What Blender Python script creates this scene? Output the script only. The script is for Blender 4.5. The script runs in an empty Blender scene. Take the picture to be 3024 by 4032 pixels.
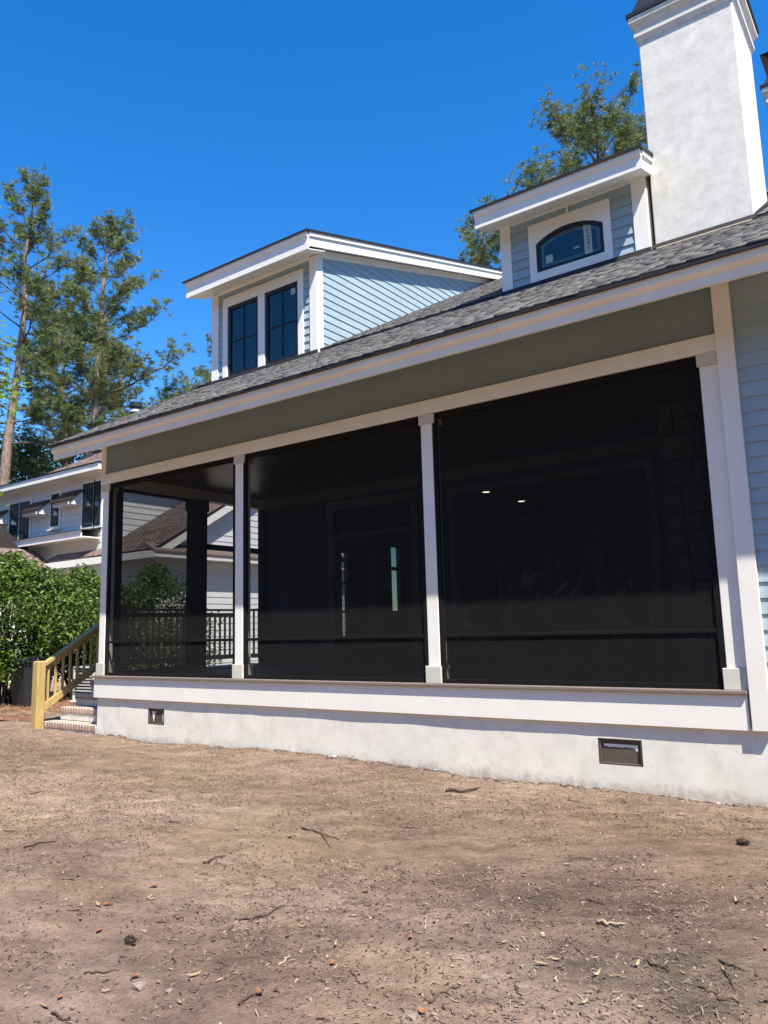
import bpy, bmesh, math, random
import numpy as np
from mathutils import Vector, Matrix, Euler

# ------------------------------------------------------------------ camera, sky, sun, exposure
scn = bpy.context.scene
COL = scn.collection
CAM = np.array([10.6155, -7.0670, 0.5843]); YAW, PITCH, ROLL = 0.6274, 0.1509, -0.0267; FPX = 3028.0
def cam_axes():
    f = np.array([-math.sin(YAW)*math.cos(PITCH), math.cos(YAW)*math.cos(PITCH), math.sin(PITCH)])
    r = np.array([math.cos(YAW), math.sin(YAW), 0.0]); u = np.cross(r, f)
    c, s = math.cos(ROLL), math.sin(ROLL)
    return f, c*r+s*u, -s*r+c*u
CF, CR, CU = cam_axes()
cd = bpy.data.cameras.new('camera'); cam = bpy.data.objects.new('camera', cd); COL.objects.link(cam)
cd.sensor_fit = 'VERTICAL'; cd.sensor_height = 24.0; cd.lens = FPX/4032*24.0; cd.clip_end = 3000; cd.clip_start = 0.05
M = Matrix(((CR[0], CU[0], -CF[0], CAM[0]), (CR[1], CU[1], -CF[1], CAM[1]), (CR[2], CU[2], -CF[2], CAM[2]), (0, 0, 0, 1)))
cam.matrix_world = M
scn.camera = cam
def ray(px, py):                       # photo pixel (3024x4032) -> direction
    return CF + CR*(px-1512)/FPX + CU*(2016-py)/FPX
def on_z(px, py, z):
    d = ray(px, py); t = (z-CAM[2])/d[2]; return CAM + d*t

SUN = Vector((0.55, -0.306, 1.0)).normalized()
w = bpy.data.worlds.new("World"); scn.world = w; w.use_nodes = True
nt = w.node_tree; bg = nt.nodes['Background']
sky = nt.nodes.new('ShaderNodeTexSky'); sky.sky_type = 'NISHITA'; sky.sun_disc = False
sky.sun_elevation = math.asin(SUN.z); sky.sun_rotation = math.atan2(SUN.x, SUN.y)
sky.air_density = 1.0; sky.dust_density = 0.15; sky.ozone_density = 3.0; sky.altitude = 0
hs = nt.nodes.new('ShaderNodeHueSaturation'); hs.inputs['Saturation'].default_value = 1.39; hs.inputs['Hue'].default_value = 0.506
nt.links.new(sky.outputs[0], hs.inputs['Color']); nt.links.new(hs.outputs[0], bg.inputs[0])
bg.inputs[1].default_value = 0.130
sd = bpy.data.lights.new('sun', 'SUN'); sd.energy = 5.0; sd.angle = math.radians(0.53); sd.color = (1.0, 0.945, 0.85)
so = bpy.data.objects.new('sun', sd); COL.objects.link(so)
so.rotation_euler = SUN.to_track_quat('Z', 'Y').to_euler(); so.location = (12, -5, 20)
scn.view_settings.view_transform = 'Standard'; scn.view_settings.look = 'None'
scn.view_settings.exposure = 1.0; scn.view_settings.gamma = 1.0; scn.view_settings.use_curve_mapping = False
scn.cycles.max_bounces = 8; scn.cycles.transparent_max_bounces = 12; scn.cycles.use_denoising = True
scn.cycles.sample_clamp_indirect = 6.0

# ------------------------------------------------------------------ materials
def newmat(name):
    m = bpy.data.materials.new(name); m.use_nodes = True
    t = m.node_tree; b = t.nodes['Principled BSDF']
    return m, t, b
def L(t, a, b): t.links.new(a, b)
def mat(name, col, rough=0.6, var=0.12, scale=6.0, bump=0.0, bscale=80.0, spec=0.4, stretch=(1, 1, 1), metal=0.0, dirt=None, attr=False, detail=6.0):
    """base colour with two scales of mottling, optional bump, optional per-piece colour from the mesh"""
    m, t, b = newmat(name)
    b.inputs['Roughness'].default_value = rough; b.inputs['Specular IOR Level'].default_value = spec; b.inputs['Metallic'].default_value = metal
    tc = t.nodes.new('ShaderNodeTexCoord'); mp = t.nodes.new('ShaderNodeMapping'); mp.inputs['Scale'].default_value = stretch
    L(t, tc.outputs['Object'], mp.inputs[0])
    n = t.nodes.new('ShaderNodeTexNoise'); n.inputs['Scale'].default_value = scale; n.inputs['Detail'].default_value = detail; n.inputs['Roughness'].default_value = 0.62
    L(t, mp.outputs[0], n.inputs['Vector'])
    rg = t.nodes.new('ShaderNodeMapRange'); rg.inputs[1].default_value = 0.3; rg.inputs[2].default_value = 0.7
    rg.inputs[3].default_value = 1-var; rg.inputs[4].default_value = 1+var*0.6
    L(t, n.outputs[0], rg.inputs[0])
    mx = t.nodes.new('ShaderNodeMix'); mx.data_type = 'RGBA'; mx.blend_type = 'MULTIPLY'; mx.inputs[0].default_value = 1
    if attr:
        at = t.nodes.new('ShaderNodeAttribute'); at.attribute_name = 'Col'
        m2 = t.nodes.new('ShaderNodeMix'); m2.data_type = 'RGBA'; m2.blend_type = 'MULTIPLY'; m2.inputs[0].default_value = 1
        m2.inputs[6].default_value = (*col, 1); L(t, at.outputs['Color'], m2.inputs[7]); L(t, m2.outputs[2], mx.inputs[6])
    else:
        oi = t.nodes.new('ShaderNodeObjectInfo'); r2 = t.nodes.new('ShaderNodeMapRange'); r2.inputs[3].default_value = 1-var*0.35; r2.inputs[4].default_value = 1+var*0.3
        L(t, oi.outputs['Random'], r2.inputs[0])
        m2 = t.nodes.new('ShaderNodeMix'); m2.data_type = 'RGBA'; m2.blend_type = 'MULTIPLY'; m2.inputs[0].default_value = 1
        m2.inputs[6].default_value = (*col, 1); L(t, r2.outputs[0], m2.inputs[7]); L(t, m2.outputs[2], mx.inputs[6])
    L(t, rg.outputs[0], mx.inputs[7])
    out = mx.outputs[2]
    if dirt:
        dc, lo, hi, dsc = dirt
        dn = t.nodes.new('ShaderNodeTexNoise'); dn.inputs['Scale'].default_value = dsc; dn.inputs['Detail'].default_value = 8; dn.inputs['Roughness'].default_value = 0.7
        L(t, mp.outputs[0], dn.inputs['Vector'])
        dr = t.nodes.new('ShaderNodeMapRange'); dr.inputs[1].default_value = lo; dr.inputs[2].default_value = hi
        L(t, dn.outputs[0], dr.inputs[0])
        dm = t.nodes.new('ShaderNodeMix'); dm.data_type = 'RGBA'; L(t, dr.outputs[0], dm.inputs[0]); L(t, out, dm.inputs[6]); dm.inputs[7].default_value = (*dc, 1)
        out = dm.outputs[2]
    L(t, out, b.inputs['Base Color'])
    if bump > 0:
        n2 = t.nodes.new('ShaderNodeTexNoise'); n2.inputs['Scale'].default_value = bscale; n2.inputs['Detail'].default_value = 5
        L(t, mp.outputs[0], n2.inputs['Vector'])
        bp = t.nodes.new('ShaderNodeBump'); bp.inputs['Strength'].default_value = bump; bp.inputs['Distance'].default_value = 0.01
        L(t, n2.outputs[0], bp.inputs['Height']); L(t, bp.outputs[0], b.inputs['Normal'])
    return m

MT = {}
MT['white'] = mat('white_trim_paint', (0.835, 0.805, 0.725), 0.5, 0.05, 2.5, 0.04, 60, dirt=((0.70, 0.67, 0.60), 0.62, 0.85, 3.0))
MT['fascia'] = mat('bounce_tinted_eave_white', (0.82, 0.745, 0.605), 0.55, 0.06, 2.5, 0.04, 60)  # trim white with warm light bounced off the ground put into the colour
MT['cream'] = mat('cream_composite_trim', (0.60, 0.57, 0.49), 0.65, 0.10, 5, 0.05, 40)
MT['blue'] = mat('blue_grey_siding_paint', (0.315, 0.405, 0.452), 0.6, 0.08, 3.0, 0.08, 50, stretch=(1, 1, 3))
MT['frieze'] = mat('shade_toned_panel_blue', (0.195, 0.255, 0.275), 0.65, 0.06, 2.0, 0.05, 60)  # siding blue darkened and greyed, shade under the eave put into the colour
MT['stucco'] = mat('white_stucco', (0.745, 0.71, 0.625), 0.85, 0.10, 4.5, 0.08, 22, dirt=((0.61, 0.57, 0.49), 0.50, 0.78, 6.0))
MT['chim'] = mat('chimney_stucco', (0.74, 0.71, 0.63), 0.85, 0.12, 5.5, 0.12, 22, dirt=((0.595, 0.57, 0.505), 0.44, 0.70, 6.5))
MT['shingle'] = mat('asphalt_shingle', (0.165, 0.158, 0.152), 0.95, 0.35, 35, 0.5, 260, attr=True)
def splash(m):
    """soil splashed up the lowest hand's breadth of the foundation"""
    t = m.node_tree; b = t.nodes['Principled BSDF']; src = b.inputs['Base Color'].links[0].from_socket
    tc = t.nodes.new('ShaderNodeTexCoord'); sp = t.nodes.new('ShaderNodeSeparateXYZ'); L(t, tc.outputs['Object'], sp.inputs[0])
    n = t.nodes.new('ShaderNodeTexNoise'); n.inputs['Scale'].default_value = 9; n.inputs['Detail'].default_value = 8; n.inputs['Roughness'].default_value = 0.75; L(t, tc.outputs['Object'], n.inputs['Vector'])
    h = t.nodes.new('ShaderNodeMapRange'); h.inputs[1].default_value = 0.0; h.inputs[2].default_value = 0.26; h.inputs[3].default_value = 0.30; h.inputs[4].default_value = -0.28; L(t, sp.outputs[2], h.inputs[0])
    a = t.nodes.new('ShaderNodeMath'); a.operation = 'ADD'; L(t, n.outputs[0], a.inputs[0]); L(t, h.outputs[0], a.inputs[1])
    r = t.nodes.new('ShaderNodeMapRange'); r.inputs[1].default_value = 0.60; r.inputs[2].default_value = 0.92; r.inputs[4].default_value = 0.75; L(t, a.outputs[0], r.inputs[0])
    mx = t.nodes.new('ShaderNodeMix'); mx.data_type = 'RGBA'; L(t, r.outputs[0], mx.inputs[0]); L(t, src, mx.inputs[6]); mx.inputs[7].default_value = (0.30, 0.235, 0.18, 1); L(t, mx.outputs[2], b.inputs['Base Color'])
splash(MT['stucco'])
MT['nshingle'] = mat('brown_asphalt_shingle', (0.215, 0.155, 0.135), 0.95, 0.3, 25, 0.4, 200, attr=True)
MT['drip'] = mat('dark_bronze_drip_edge', (0.022, 0.016, 0.014), 0.5, 0.15, 8)
MT['black'] = mat('black_window_frame', (0.012, 0.011, 0.011), 0.35, 0.1, 8)
MT['bronze'] = mat('dark_bronze_screen_frame', (0.012, 0.0115, 0.011), 0.8, 0.15, 8, spec=0.1)
MT['sill'] = mat('brown_composite_sill', (0.22, 0.175, 0.15), 0.6, 0.15, 10, 0.05, 60, stretch=(1, 6, 6))
MT['vent'] = mat('brown_plastic_vent', (0.10, 0.075, 0.06), 0.6, 0.2, 12)
MT['pine'] = mat('treated_pine_wood', (0.47, 0.335, 0.125), 0.6, 0.28, 4.0, 0.25, 40, stretch=(9, 9, 0.7), dirt=((0.28, 0.18, 0.065), 0.66, 0.8, 2.0))
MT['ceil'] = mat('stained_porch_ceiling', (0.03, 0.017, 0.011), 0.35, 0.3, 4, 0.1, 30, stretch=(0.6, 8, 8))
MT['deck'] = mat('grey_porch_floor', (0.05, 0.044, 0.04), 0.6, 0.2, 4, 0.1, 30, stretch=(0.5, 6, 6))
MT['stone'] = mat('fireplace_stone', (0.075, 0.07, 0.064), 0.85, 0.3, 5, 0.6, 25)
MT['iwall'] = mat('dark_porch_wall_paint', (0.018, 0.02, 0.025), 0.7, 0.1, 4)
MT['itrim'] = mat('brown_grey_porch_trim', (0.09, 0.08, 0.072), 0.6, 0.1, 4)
MT['mortar'] = mat('dark_stone_mortar', (0.02, 0.019, 0.017), 0.9, 0.2, 9, 0.4, 60)
MT['brick'] = mat('whitewashed_brick', (0.33, 0.205, 0.155), 0.9, 0.4, 9, 0.6, 70, dirt=((0.62, 0.57, 0.50), 0.46, 0.62, 22))
MT['bmortar'] = mat('pale_brick_mortar', (0.62, 0.58, 0.51), 0.9, 0.2, 15, 0.5, 90)
MT['nwhite'] = mat('neighbour_white_siding', (0.72, 0.72, 0.70), 0.6, 0.05, 3, 0.05, 40)
MT['room'] = mat('house_interior_paint', (0.16, 0.155, 0.145), 0.8, 0.05, 3)
MT['bark'] = mat('pine_bark', (0.235, 0.165, 0.13), 0.95, 0.55, 5, 0.9, 14, stretch=(1.6, 1.6, 0.5), dirt=((0.36, 0.29, 0.24), 0.5, 0.7, 9))
MT['limb'] = mat('dark_limb_bark', (0.12, 0.085, 0.065), 0.95, 0.4, 8, 0.5, 30)
MT['dirtclod'] = mat('dry_stone', (0.22, 0.18, 0.145), 0.95, 0.3, 14, 0.6, 60)
MT['twig'] = mat('dark_twig_bark', (0.085, 0.055, 0.042), 0.9, 0.5, 25, 0.5, 90)
MT['twigtan'] = mat('pale_stripped_twig', (0.42, 0.31, 0.21), 0.85, 0.35, 20, 0.4, 90)
MT['chip'] = mat('pale_wood_chip', (0.40, 0.30, 0.17), 0.8, 0.35, 18, 0.3, 90)
MT['leafo'] = mat('dry_orange_leaf', (0.24, 0.10, 0.045), 0.7, 0.35, 22)
MT['leaft'] = mat('dry_tan_leaf', (0.36, 0.255, 0.14), 0.7, 0.35, 22)
MT['litter'] = mat('mixed_ground_litter', (1, 1, 1), 0.9, 0.25, 30, attr=True)
MT['bin'] = mat('dark_plastic_bin', (0.025, 0.028, 0.032), 0.45, 0.15, 6)
MT['acunit'] = mat('grey_painted_metal', (0.50, 0.50, 0.48), 0.5, 0.1, 6)
MT['metalcap'] = mat('black_chimney_metal', (0.02, 0.02, 0.022), 0.4, 0.15, 6, spec=0.5)
MT['sticker'] = mat('white_window_sticker', (0.36, 0.42, 0.40), 0.6, 0.03, 5)
MT['ink'] = mat('grey_sticker_print', (0.16, 0.20, 0.19), 0.6, 0.03, 5)
MT['mulch'] = mat('red_brown_pine_straw', (0.20, 0.10, 0.055), 0.95, 0.5, 16, 0.7, 60)

def leafmat(name, col, trans=0.35, rough=0.45, var=0.4, scale=1.2):
    m, t, b = newmat(name)
    at = t.nodes.new('ShaderNodeAttribute'); at.attribute_name = 'Col'
    mx = t.nodes.new('ShaderNodeMix'); mx.data_type = 'RGBA'; mx.blend_type = 'MULTIPLY'; mx.inputs[0].default_value = 1
    mx.inputs[6].default_value = (*col, 1); L(t, at.outputs['Color'], mx.inputs[7])
    L(t, mx.outputs[2], b.inputs['Base Color']); b.inputs['Roughness'].default_value = rough; b.inputs['Specular IOR Level'].default_value = 0.35
    tr = t.nodes.new('ShaderNodeBsdfTranslucent'); L(t, mx.outputs[2], tr.inputs[0])
    ms = t.nodes.new('ShaderNodeMixShader'); ms.inputs[0].default_value = trans
    L(t, b.outputs[0], ms.inputs[1]); L(t, tr.outputs[0], ms.inputs[2]); L(t, ms.outputs[0], t.nodes['Material Output'].inputs[0])
    return m
MT['needle'] = leafmat('pine_needles', (0.168, 0.205, 0.080), 0.42, 0.5)
MT['needle2'] = leafmat('dark_pine_needles', (0.12, 0.15, 0.05), 0.34, 0.5)
MT['shrubleaf'] = leafmat('glossy_shrub_leaf', (0.088, 0.142, 0.024), 0.28, 0.48)
MT['gumleaf'] = leafmat('bright_sweetgum_leaf', (0.20, 0.34, 0.03), 0.45, 0.4)
MT['darkleaf'] = leafmat('dark_hardwood_leaf', (0.07, 0.115, 0.035), 0.35, 0.45)

def glassmat(name, tint, refl, rough=0.02, gcol=(0.9, 0.95, 1)):
    m, t, b = newmat(name); t.nodes.remove(b)
    tr = t.nodes.new('ShaderNodeBsdfTransparent'); tr.inputs[0].default_value = (*tint, 1)
    gl = t.nodes.new('ShaderNodeBsdfGlossy'); gl.inputs['Roughness'].default_value = rough; gl.inputs[0].default_value = (*gcol, 1)
    fr = t.nodes.new('ShaderNodeFresnel'); fr.inputs[0].default_value = 1.5
    mr = t.nodes.new('ShaderNodeMapRange'); mr.inputs[3].default_value = refl; mr.inputs[4].default_value = 1.0
    L(t, fr.outputs[0], mr.inputs[0])
    tcn = t.nodes.new('ShaderNodeTexCoord'); nn = t.nodes.new('ShaderNodeTexNoise'); nn.inputs['Scale'].default_value = 1.3; L(t, tcn.outputs['Object'], nn.inputs['Vector'])
    bp = t.nodes.new('ShaderNodeBump'); bp.inputs['Strength'].default_value = 0.05; bp.inputs['Distance'].default_value = 0.02; L(t, nn.outputs[0], bp.inputs['Height']); L(t, bp.outputs[0], gl.inputs['Normal'])
    ms = t.nodes.new('ShaderNodeMixShader'); L(t, mr.outputs[0], ms.inputs[0]); L(t, tr.outputs[0], ms.inputs[1]); L(t, gl.outputs[0], ms.inputs[2])
    L(t, ms.outputs[0], t.nodes['Material Output'].inputs[0]); return m
MT['glass'] = glassmat('window_glass', (0.42, 0.55, 0.55), 0.05, 0.02, (0.75, 0.8, 0.8))
MT['endglass'] = glassmat('tinted_end_window_glass', (0.30, 0.33, 0.30), 0.0, 0.05, (0.4, 0.42, 0.45))
MT['doorglass'] = glassmat('door_glass', (0.75, 0.80, 0.78), 0.0, 0.02, (0.45, 0.47, 0.5))
def screenmat():
    m, t, b = newmat('porch_screen_mesh'); t.nodes.remove(b)
    tr = t.nodes.new('ShaderNodeBsdfTransparent'); df = t.nodes.new('ShaderNodeBsdfDiffuse')
    tc = t.nodes.new('ShaderNodeTexCoord'); n = t.nodes.new('ShaderNodeTexNoise'); n.inputs['Scale'].default_value = 1.4; n.inputs['Detail'].default_value = 3; L(t, tc.outputs['Object'], n.inputs['Vector'])
    mr = t.nodes.new('ShaderNodeMapRange'); mr.inputs[3].default_value = 0.53; mr.inputs[4].default_value = 0.59; L(t, n.outputs[0], mr.inputs[0])
    df.inputs[0].default_value = (0.026, 0.025, 0.024, 1)
    ms = t.nodes.new('ShaderNodeMixShader'); L(t, mr.outputs[0], ms.inputs[0]); L(t, tr.outputs[0], ms.inputs[1]); L(t, df.outputs[0], ms.inputs[2])
    L(t, ms.outputs[0], t.nodes['Material Output'].inputs[0]); return m
MT['screen'] = screenmat()
def emitmat(name, col, s):
    m, t, b = newmat(name); b.inputs['Emission Color'].default_value = (*col, 1); b.inputs['Emission Strength'].default_value = s; b.inputs['Base Color'].default_value = (*col, 1); return m
MT['lit_spot'] = emitmat('recessed_lamp_glow', (1.0, 0.86, 0.66), 1.8)

def dirtmat():
    m, t, b = newmat('bare_dirt'); b.inputs['Roughness'].default_value = 0.97; b.inputs['Specular IOR Level'].default_value = 0.15
    tc = t.nodes.new('ShaderNodeTexCoord')
    def noise(sc, det, rough=0.6, vec=None, dist=0.0):
        n = t.nodes.new('ShaderNodeTexNoise'); n.inputs['Scale'].default_value = sc; n.inputs['Detail'].default_value = det; n.inputs['Roughness'].default_value = rough; n.inputs['Distortion'].default_value = dist
        L(t, vec or tc.outputs['Object'], n.inputs['Vector']); return n.outputs[0]
    def ramp(src, stops):
        r = t.nodes.new('ShaderNodeValToRGB'); L(t, src, r.inputs[0]); e = r.color_ramp.elements
        while len(e) < len(stops): e.new(0.5)
        for el, (p, c) in zip(e, stops): el.position = p; el.color = (*c, 1)
        return r.outputs[0]
    mp = t.nodes.new('ShaderNodeMapping'); mp.inputs['Rotation'].default_value = (0, 0, 0.5); mp.inputs['Scale'].default_value = (0.55, 1.6, 1); L(t, tc.outputs['Object'], mp.inputs[0])
    big = noise(0.55, 7, 0.62, mp.outputs[0], 0.4)
    c1 = ramp(big, [(0.30, (0.208, 0.146, 0.104)), (0.44, (0.244, 0.175, 0.126)), (0.56, (0.280, 0.204, 0.148)), (0.74, (0.330, 0.248, 0.184))])
    mid = noise(5.0, 8, 0.7, mp.outputs[0], 0.3)
    c2 = ramp(mid, [(0.28, (0.62, 0.585, 0.56)), (0.46, (0.95, 0.94, 0.93)), (0.60, (1.08, 1.07, 1.05)), (0.74, (1.30, 1.28, 1.24))])
    mx = t.nodes.new('ShaderNodeMix'); mx.data_type = 'RGBA'; mx.blend_type = 'MULTIPLY'; mx.inputs[0].default_value = 1; L(t, c1, mx.inputs[6]); L(t, c2, mx.inputs[7])
    fine = noise(45, 6, 0.75)
    c3 = ramp(fine, [(0.28, (0.52, 0.49, 0.47)), (0.44, (0.95, 0.95, 0.95)), (0.60, (1.08, 1.07, 1.06)), (0.74, (1.42, 1.38, 1.32))])
    m3 = t.nodes.new('ShaderNodeMix'); m3.data_type = 'RGBA'; m3.blend_type = 'MULTIPLY'; m3.inputs[0].default_value = 1; L(t, mx.outputs[2], m3.inputs[6]); L(t, c3, m3.inputs[7])
    spk = ramp(noise(17, 10, 0.82, None, 0.2), [(0.30, (0.56, 0.53, 0.51)), (0.44, (0.93, 0.92, 0.91)), (0.58, (1.08, 1.07, 1.06)), (0.72, (1.36, 1.33, 1.29))])
    m5 = t.nodes.new('ShaderNodeMix'); m5.data_type = 'RGBA'; m5.blend_type = 'MULTIPLY'; m5.inputs[0].default_value = 0.85; L(t, m3.outputs[2], m5.inputs[6]); L(t, spk, m5.inputs[7]); m3 = m5
    at = t.nodes.new('ShaderNodeAttribute'); at.attribute_name = 'Col'
    m4 = t.nodes.new('ShaderNodeMix'); m4.data_type = 'RGBA'; m4.blend_type = 'MULTIPLY'; m4.inputs[0].default_value = 1; L(t, m3.outputs[2], m4.inputs[6]); L(t, at.outputs['Color'], m4.inputs[7])
    L(t, m4.outputs[2], b.inputs['Base Color'])
    ad = t.nodes.new('ShaderNodeMath'); ad.operation = 'ADD'; L(t, noise(22, 8, 0.7), ad.inputs[0])
    ml = t.nodes.new('ShaderNodeMath'); ml.operation = 'MULTIPLY'; ml.inputs[1].default_value = 0.35; L(t, noise(110, 5, 0.7), ml.inputs[0]); L(t, ml.outputs[0], ad.inputs[1])
    bp = t.nodes.new('ShaderNodeBump'); bp.inputs['Strength'].default_value = 1.0; bp.inputs['Distance'].default_value = 0.040
    L(t, ad.outputs[0], bp.inputs['Height']); L(t, bp.outputs[0], b.inputs['Normal'])
    return m
MT['dirt'] = dirtmat()

# ------------------------------------------------------------------ helpers
def wloc(o):
    v = Vector((0, 0, 0))
    while o is not None: v += o.location; o = o.parent
    return v
def tag(o, label, cat, group=None):
    o['label'] = label; o['category'] = cat
    if group: o['group'] = group
    return o
def thing(name, label, cat, loc, group=None):
    o = bpy.data.objects.new(name, None); COL.objects.link(o); o.location = loc; o.empty_display_size = 0.2
    return tag(o, label, cat, group)
def link(name, me, parent=None, m=None, kind=None):
    if m is not None and not me.materials: me.materials.append(MT[m])
    o = bpy.data.objects.new(name, me); COL.objects.link(o)
    if parent: o.parent = parent
    if kind: o['kind'] = kind
    return o
def mk(name, verts, faces, m, parent=None, smooth=False, kind=None, cols=None):
    """verts in world space; stored relative to the thing they belong to"""
    off = np.array(wloc(parent)) if parent else np.zeros(3)
    v = np.asarray(verts, float) - off
    me = bpy.data.meshes.new(name)
    if isinstance(faces, np.ndarray):
        n, k = faces.shape
        me.vertices.add(len(v)); me.vertices.foreach_set('co', v.astype(np.float32).ravel())
        me.loops.add(n*k); me.loops.foreach_set('vertex_index', faces.astype(np.int32).ravel())
        me.polygons.add(n); me.polygons.foreach_set('loop_start', np.arange(0, n*k, k, dtype=np.int32))
        try: me.polygons.foreach_set('loop_total', np.full(n, k, dtype=np.int32))
        except Exception: pass
        me.update(calc_edges=True); me.validate()
    else:
        me.from_pydata([tuple(p) for p in v], [], faces); me.update()
    if cols is not None:
        ca = me.color_attributes.new('Col', 'FLOAT_COLOR', 'POINT')
        c4 = np.ones((len(v), 4), np.float32); c4[:, :3] = cols; ca.data.foreach_set('color', c4.ravel())
    if smooth: me.polygons.foreach_set('use_smooth', np.ones(len(me.polygons), bool))
    return link(name, me, parent, m, kind)
def bm_box(x0, x1, y0, y1, z0, z1, bev=0.004):
    bm = bmesh.new()
    bmesh.ops.create_cube(bm, size=1, matrix=Matrix.Translation(((x0+x1)/2, (y0+y1)/2, (z0+z1)/2)) @ Matrix.Diagonal((x1-x0, y1-y0, z1-z0, 1)))
    if bev > 0: bmesh.ops.bevel(bm, geom=bm.edges[:], offset=bev, segments=1, affect='EDGES', profile=0.5)
    return bm
def box(name, x0, x1, y0, y1, z0, z1, m, parent=None, bev=0.004, kind=None):
    off = wloc(parent) if parent else Vector((0, 0, 0))
    bm = bm_box(x0-off.x, x1-off.x, y0-off.y, y1-off.y, z0-off.z, z1-off.z, min(bev, 0.3*min(x1-x0, y1-y0, z1-z0)))
    me = bpy.data.meshes.new(name); bm.to_mesh(me); bm.free()
    return link(name, me, parent, m, kind)
def fixn(me):
    bm = bmesh.new(); bm.from_mesh(me); bmesh.ops.recalc_face_normals(bm, faces=bm.faces[:]); bm.to_mesh(me); bm.free()
def prism(name, poly, axis, a0, a1, m, parent=None, kind=None):
    """poly in the two other axes (xy order kept), extruded along axis"""
    def P(p, a):
        return {'x': (a, p[0], p[1]), 'y': (p[0], a, p[1]), 'z': (p[0], p[1], a)}[axis]
    n = len(poly); v = [P(p, a0) for p in poly]+[P(p, a1) for p in poly]
    f = [list(range(n))[::-1], list(range(n, 2*n))]+[[i, (i+1) % n, n+(i+1) % n, n+i] for i in range(n)]
    o = mk(name, v, f, m, parent, kind=kind); fixn(o.data); return o
def clip(poly, a, b, c):
    """keep a*u+b*v<=c"""
    out = []
    for i in range(len(poly)):
        p, q = poly[i], poly[(i+1) % len(poly)]
        dp, dq = a*p[0]+b*p[1]-c, a*q[0]+b*q[1]-c
        if dp <= 0: out.append(p)
        if dp*dq < 0:
            s = dp/(dp-dq); out.append((p[0]+s*(q[0]-p[0]), p[1]+s*(q[1]-p[1])))
    return out
def lap_plank(name, u0, u1, z0, z1, plane, val, sgn, m, parent, clips=(), thick=0.017, lap=0.02):
    """one lap siding board on plane x=val or y=val, facing sgn; bottom edge stands proud"""
    poly = [(u0, z0-lap), (u1, z0-lap), (u1, z1), (u0, z1)]
    for c in clips:
        poly = clip(poly, *c)
        if len(poly) < 3: return None
    if max(p[1] for p in poly)-min(p[1] for p in poly) < 0.004: return None
    def P(p, d):
        a = val+sgn*d
        return (a, p[0], p[1]) if plane == 'x' else (p[0], a, p[1])
    H = (z1-z0+lap)
    n = len(poly)
    v = [P(p, 0.003+thick*(1-(p[1]-(z0-lap))/H)) for p in poly]+[P(p, 0.0) for p in poly]
    f = [list(range(n)), list(range(n, 2*n))[::-1]]+[[i, n+i, n+(i+1) % n, (i+1) % n] for i in range(n)]
    o = mk(name, v, f, m, parent); fixn(o.data); return o
def lathe(cx, cy, prof, n=16):
    v = []; f = []
    for r, z in prof:
        for i in range(n):
            a = 2*math.pi*i/n; v.append((cx+r*math.cos(a), cy+r*math.sin(a), z))
    for k in range(len(prof)-1):
        for i in range(n): f.append([k*n+i, k*n+(i+1) % n, (k+1)*n+(i+1) % n, (k+1)*n+i])
    f.append(list(range(n))[::-1]); f.append([(len(prof)-1)*n+i for i in range(n)])
    return v, f
def tube(pts, rad, n=6):
    """tapered tube through pts -> verts, quad faces (arrays), closed with a pinched end"""
    pts = np.asarray(pts, float); rad = np.asarray(rad, float); k = len(pts)
    tan = np.gradient(pts, axis=0); tan /= np.linalg.norm(tan, axis=1)[:, None]+1e-9
    ref = np.array([0.13, 0.31, 0.94]) if abs(tan[0][2]) < 0.9 else np.array([1.0, 0.1, 0])
    a = np.cross(tan, ref); a /= np.linalg.norm(a, axis=1)[:, None]+1e-9; b = np.cross(tan, a)
    th = np.linspace(0, 2*np.pi, n, endpoint=False)
    v = (pts[:, None, :]+rad[:, None, None]*(a[:, None, :]*np.cos(th)[None, :, None]+b[:, None, :]*np.sin(th)[None, :, None])).reshape(-1, 3)
    i = np.arange(k-1)[:, None]*n; j = np.arange(n)[None, :]; j2 = (j+1) % n
    f = np.stack([i+j, i+j2, i+n+j2, i+n+j], -1).reshape(-1, 4)
    return v, f
class Acc:
    def __init__(s): s.v = []; s.f = []; s.c = []; s.n = 0
    def add(s, v, f, c=None):
        s.v.append(np.asarray(v)); s.f.append(np.asarray(f)+s.n); s.n += len(v)
        if c is not None: s.c.append(np.broadcast_to(np.asarray(c, float), (len(v), 3)))
    def build(s, name, m, parent=None, smooth=False, kind=None):
        return mk(name, np.concatenate(s.v), np.concatenate(s.f), m, parent, smooth, kind, np.concatenate(s.c) if s.c else None)

_rs = np.random.RandomState(7); _tab = _rs.rand(256, 256)
def vnoise(x, y):
    xi = np.floor(x).astype(int); yi = np.floor(y).astype(int); fx = x-xi; fy = y-yi
    fx = fx*fx*(3-2*fx); fy = fy*fy*(3-2*fy)
    g = lambda a, b: _tab[a % 256, b % 256]
    return (g(xi, yi)*(1-fx)+g(xi+1, yi)*fx)*(1-fy)+(g(xi, yi+1)*(1-fx)+g(xi+1, yi+1)*fx)*fy - 0.5
def gz(x, y):
    x = np.asarray(x, float); y = np.asarray(y, float)
    near = np.clip(1-np.hypot(np.clip(np.abs(x-4)-14, 0, None), np.clip(np.abs(y+2)-12, 0, None))/10, 0, 1)
    z = -0.858-0.0035*np.clip(x, 0, 12)-0.018*np.clip(-y, 0, 8)
    z = z + near*(0.085*vnoise(x*0.55+3, y*0.55+9)+0.045*vnoise(x*1.7+31, y*1.7)+0.017*vnoise(x*4.3+7, y*5.1+3)+0.011*vnoise(x*10+1, y*13+5)+0.010*vnoise(x*24, y*29))
    return z

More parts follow.
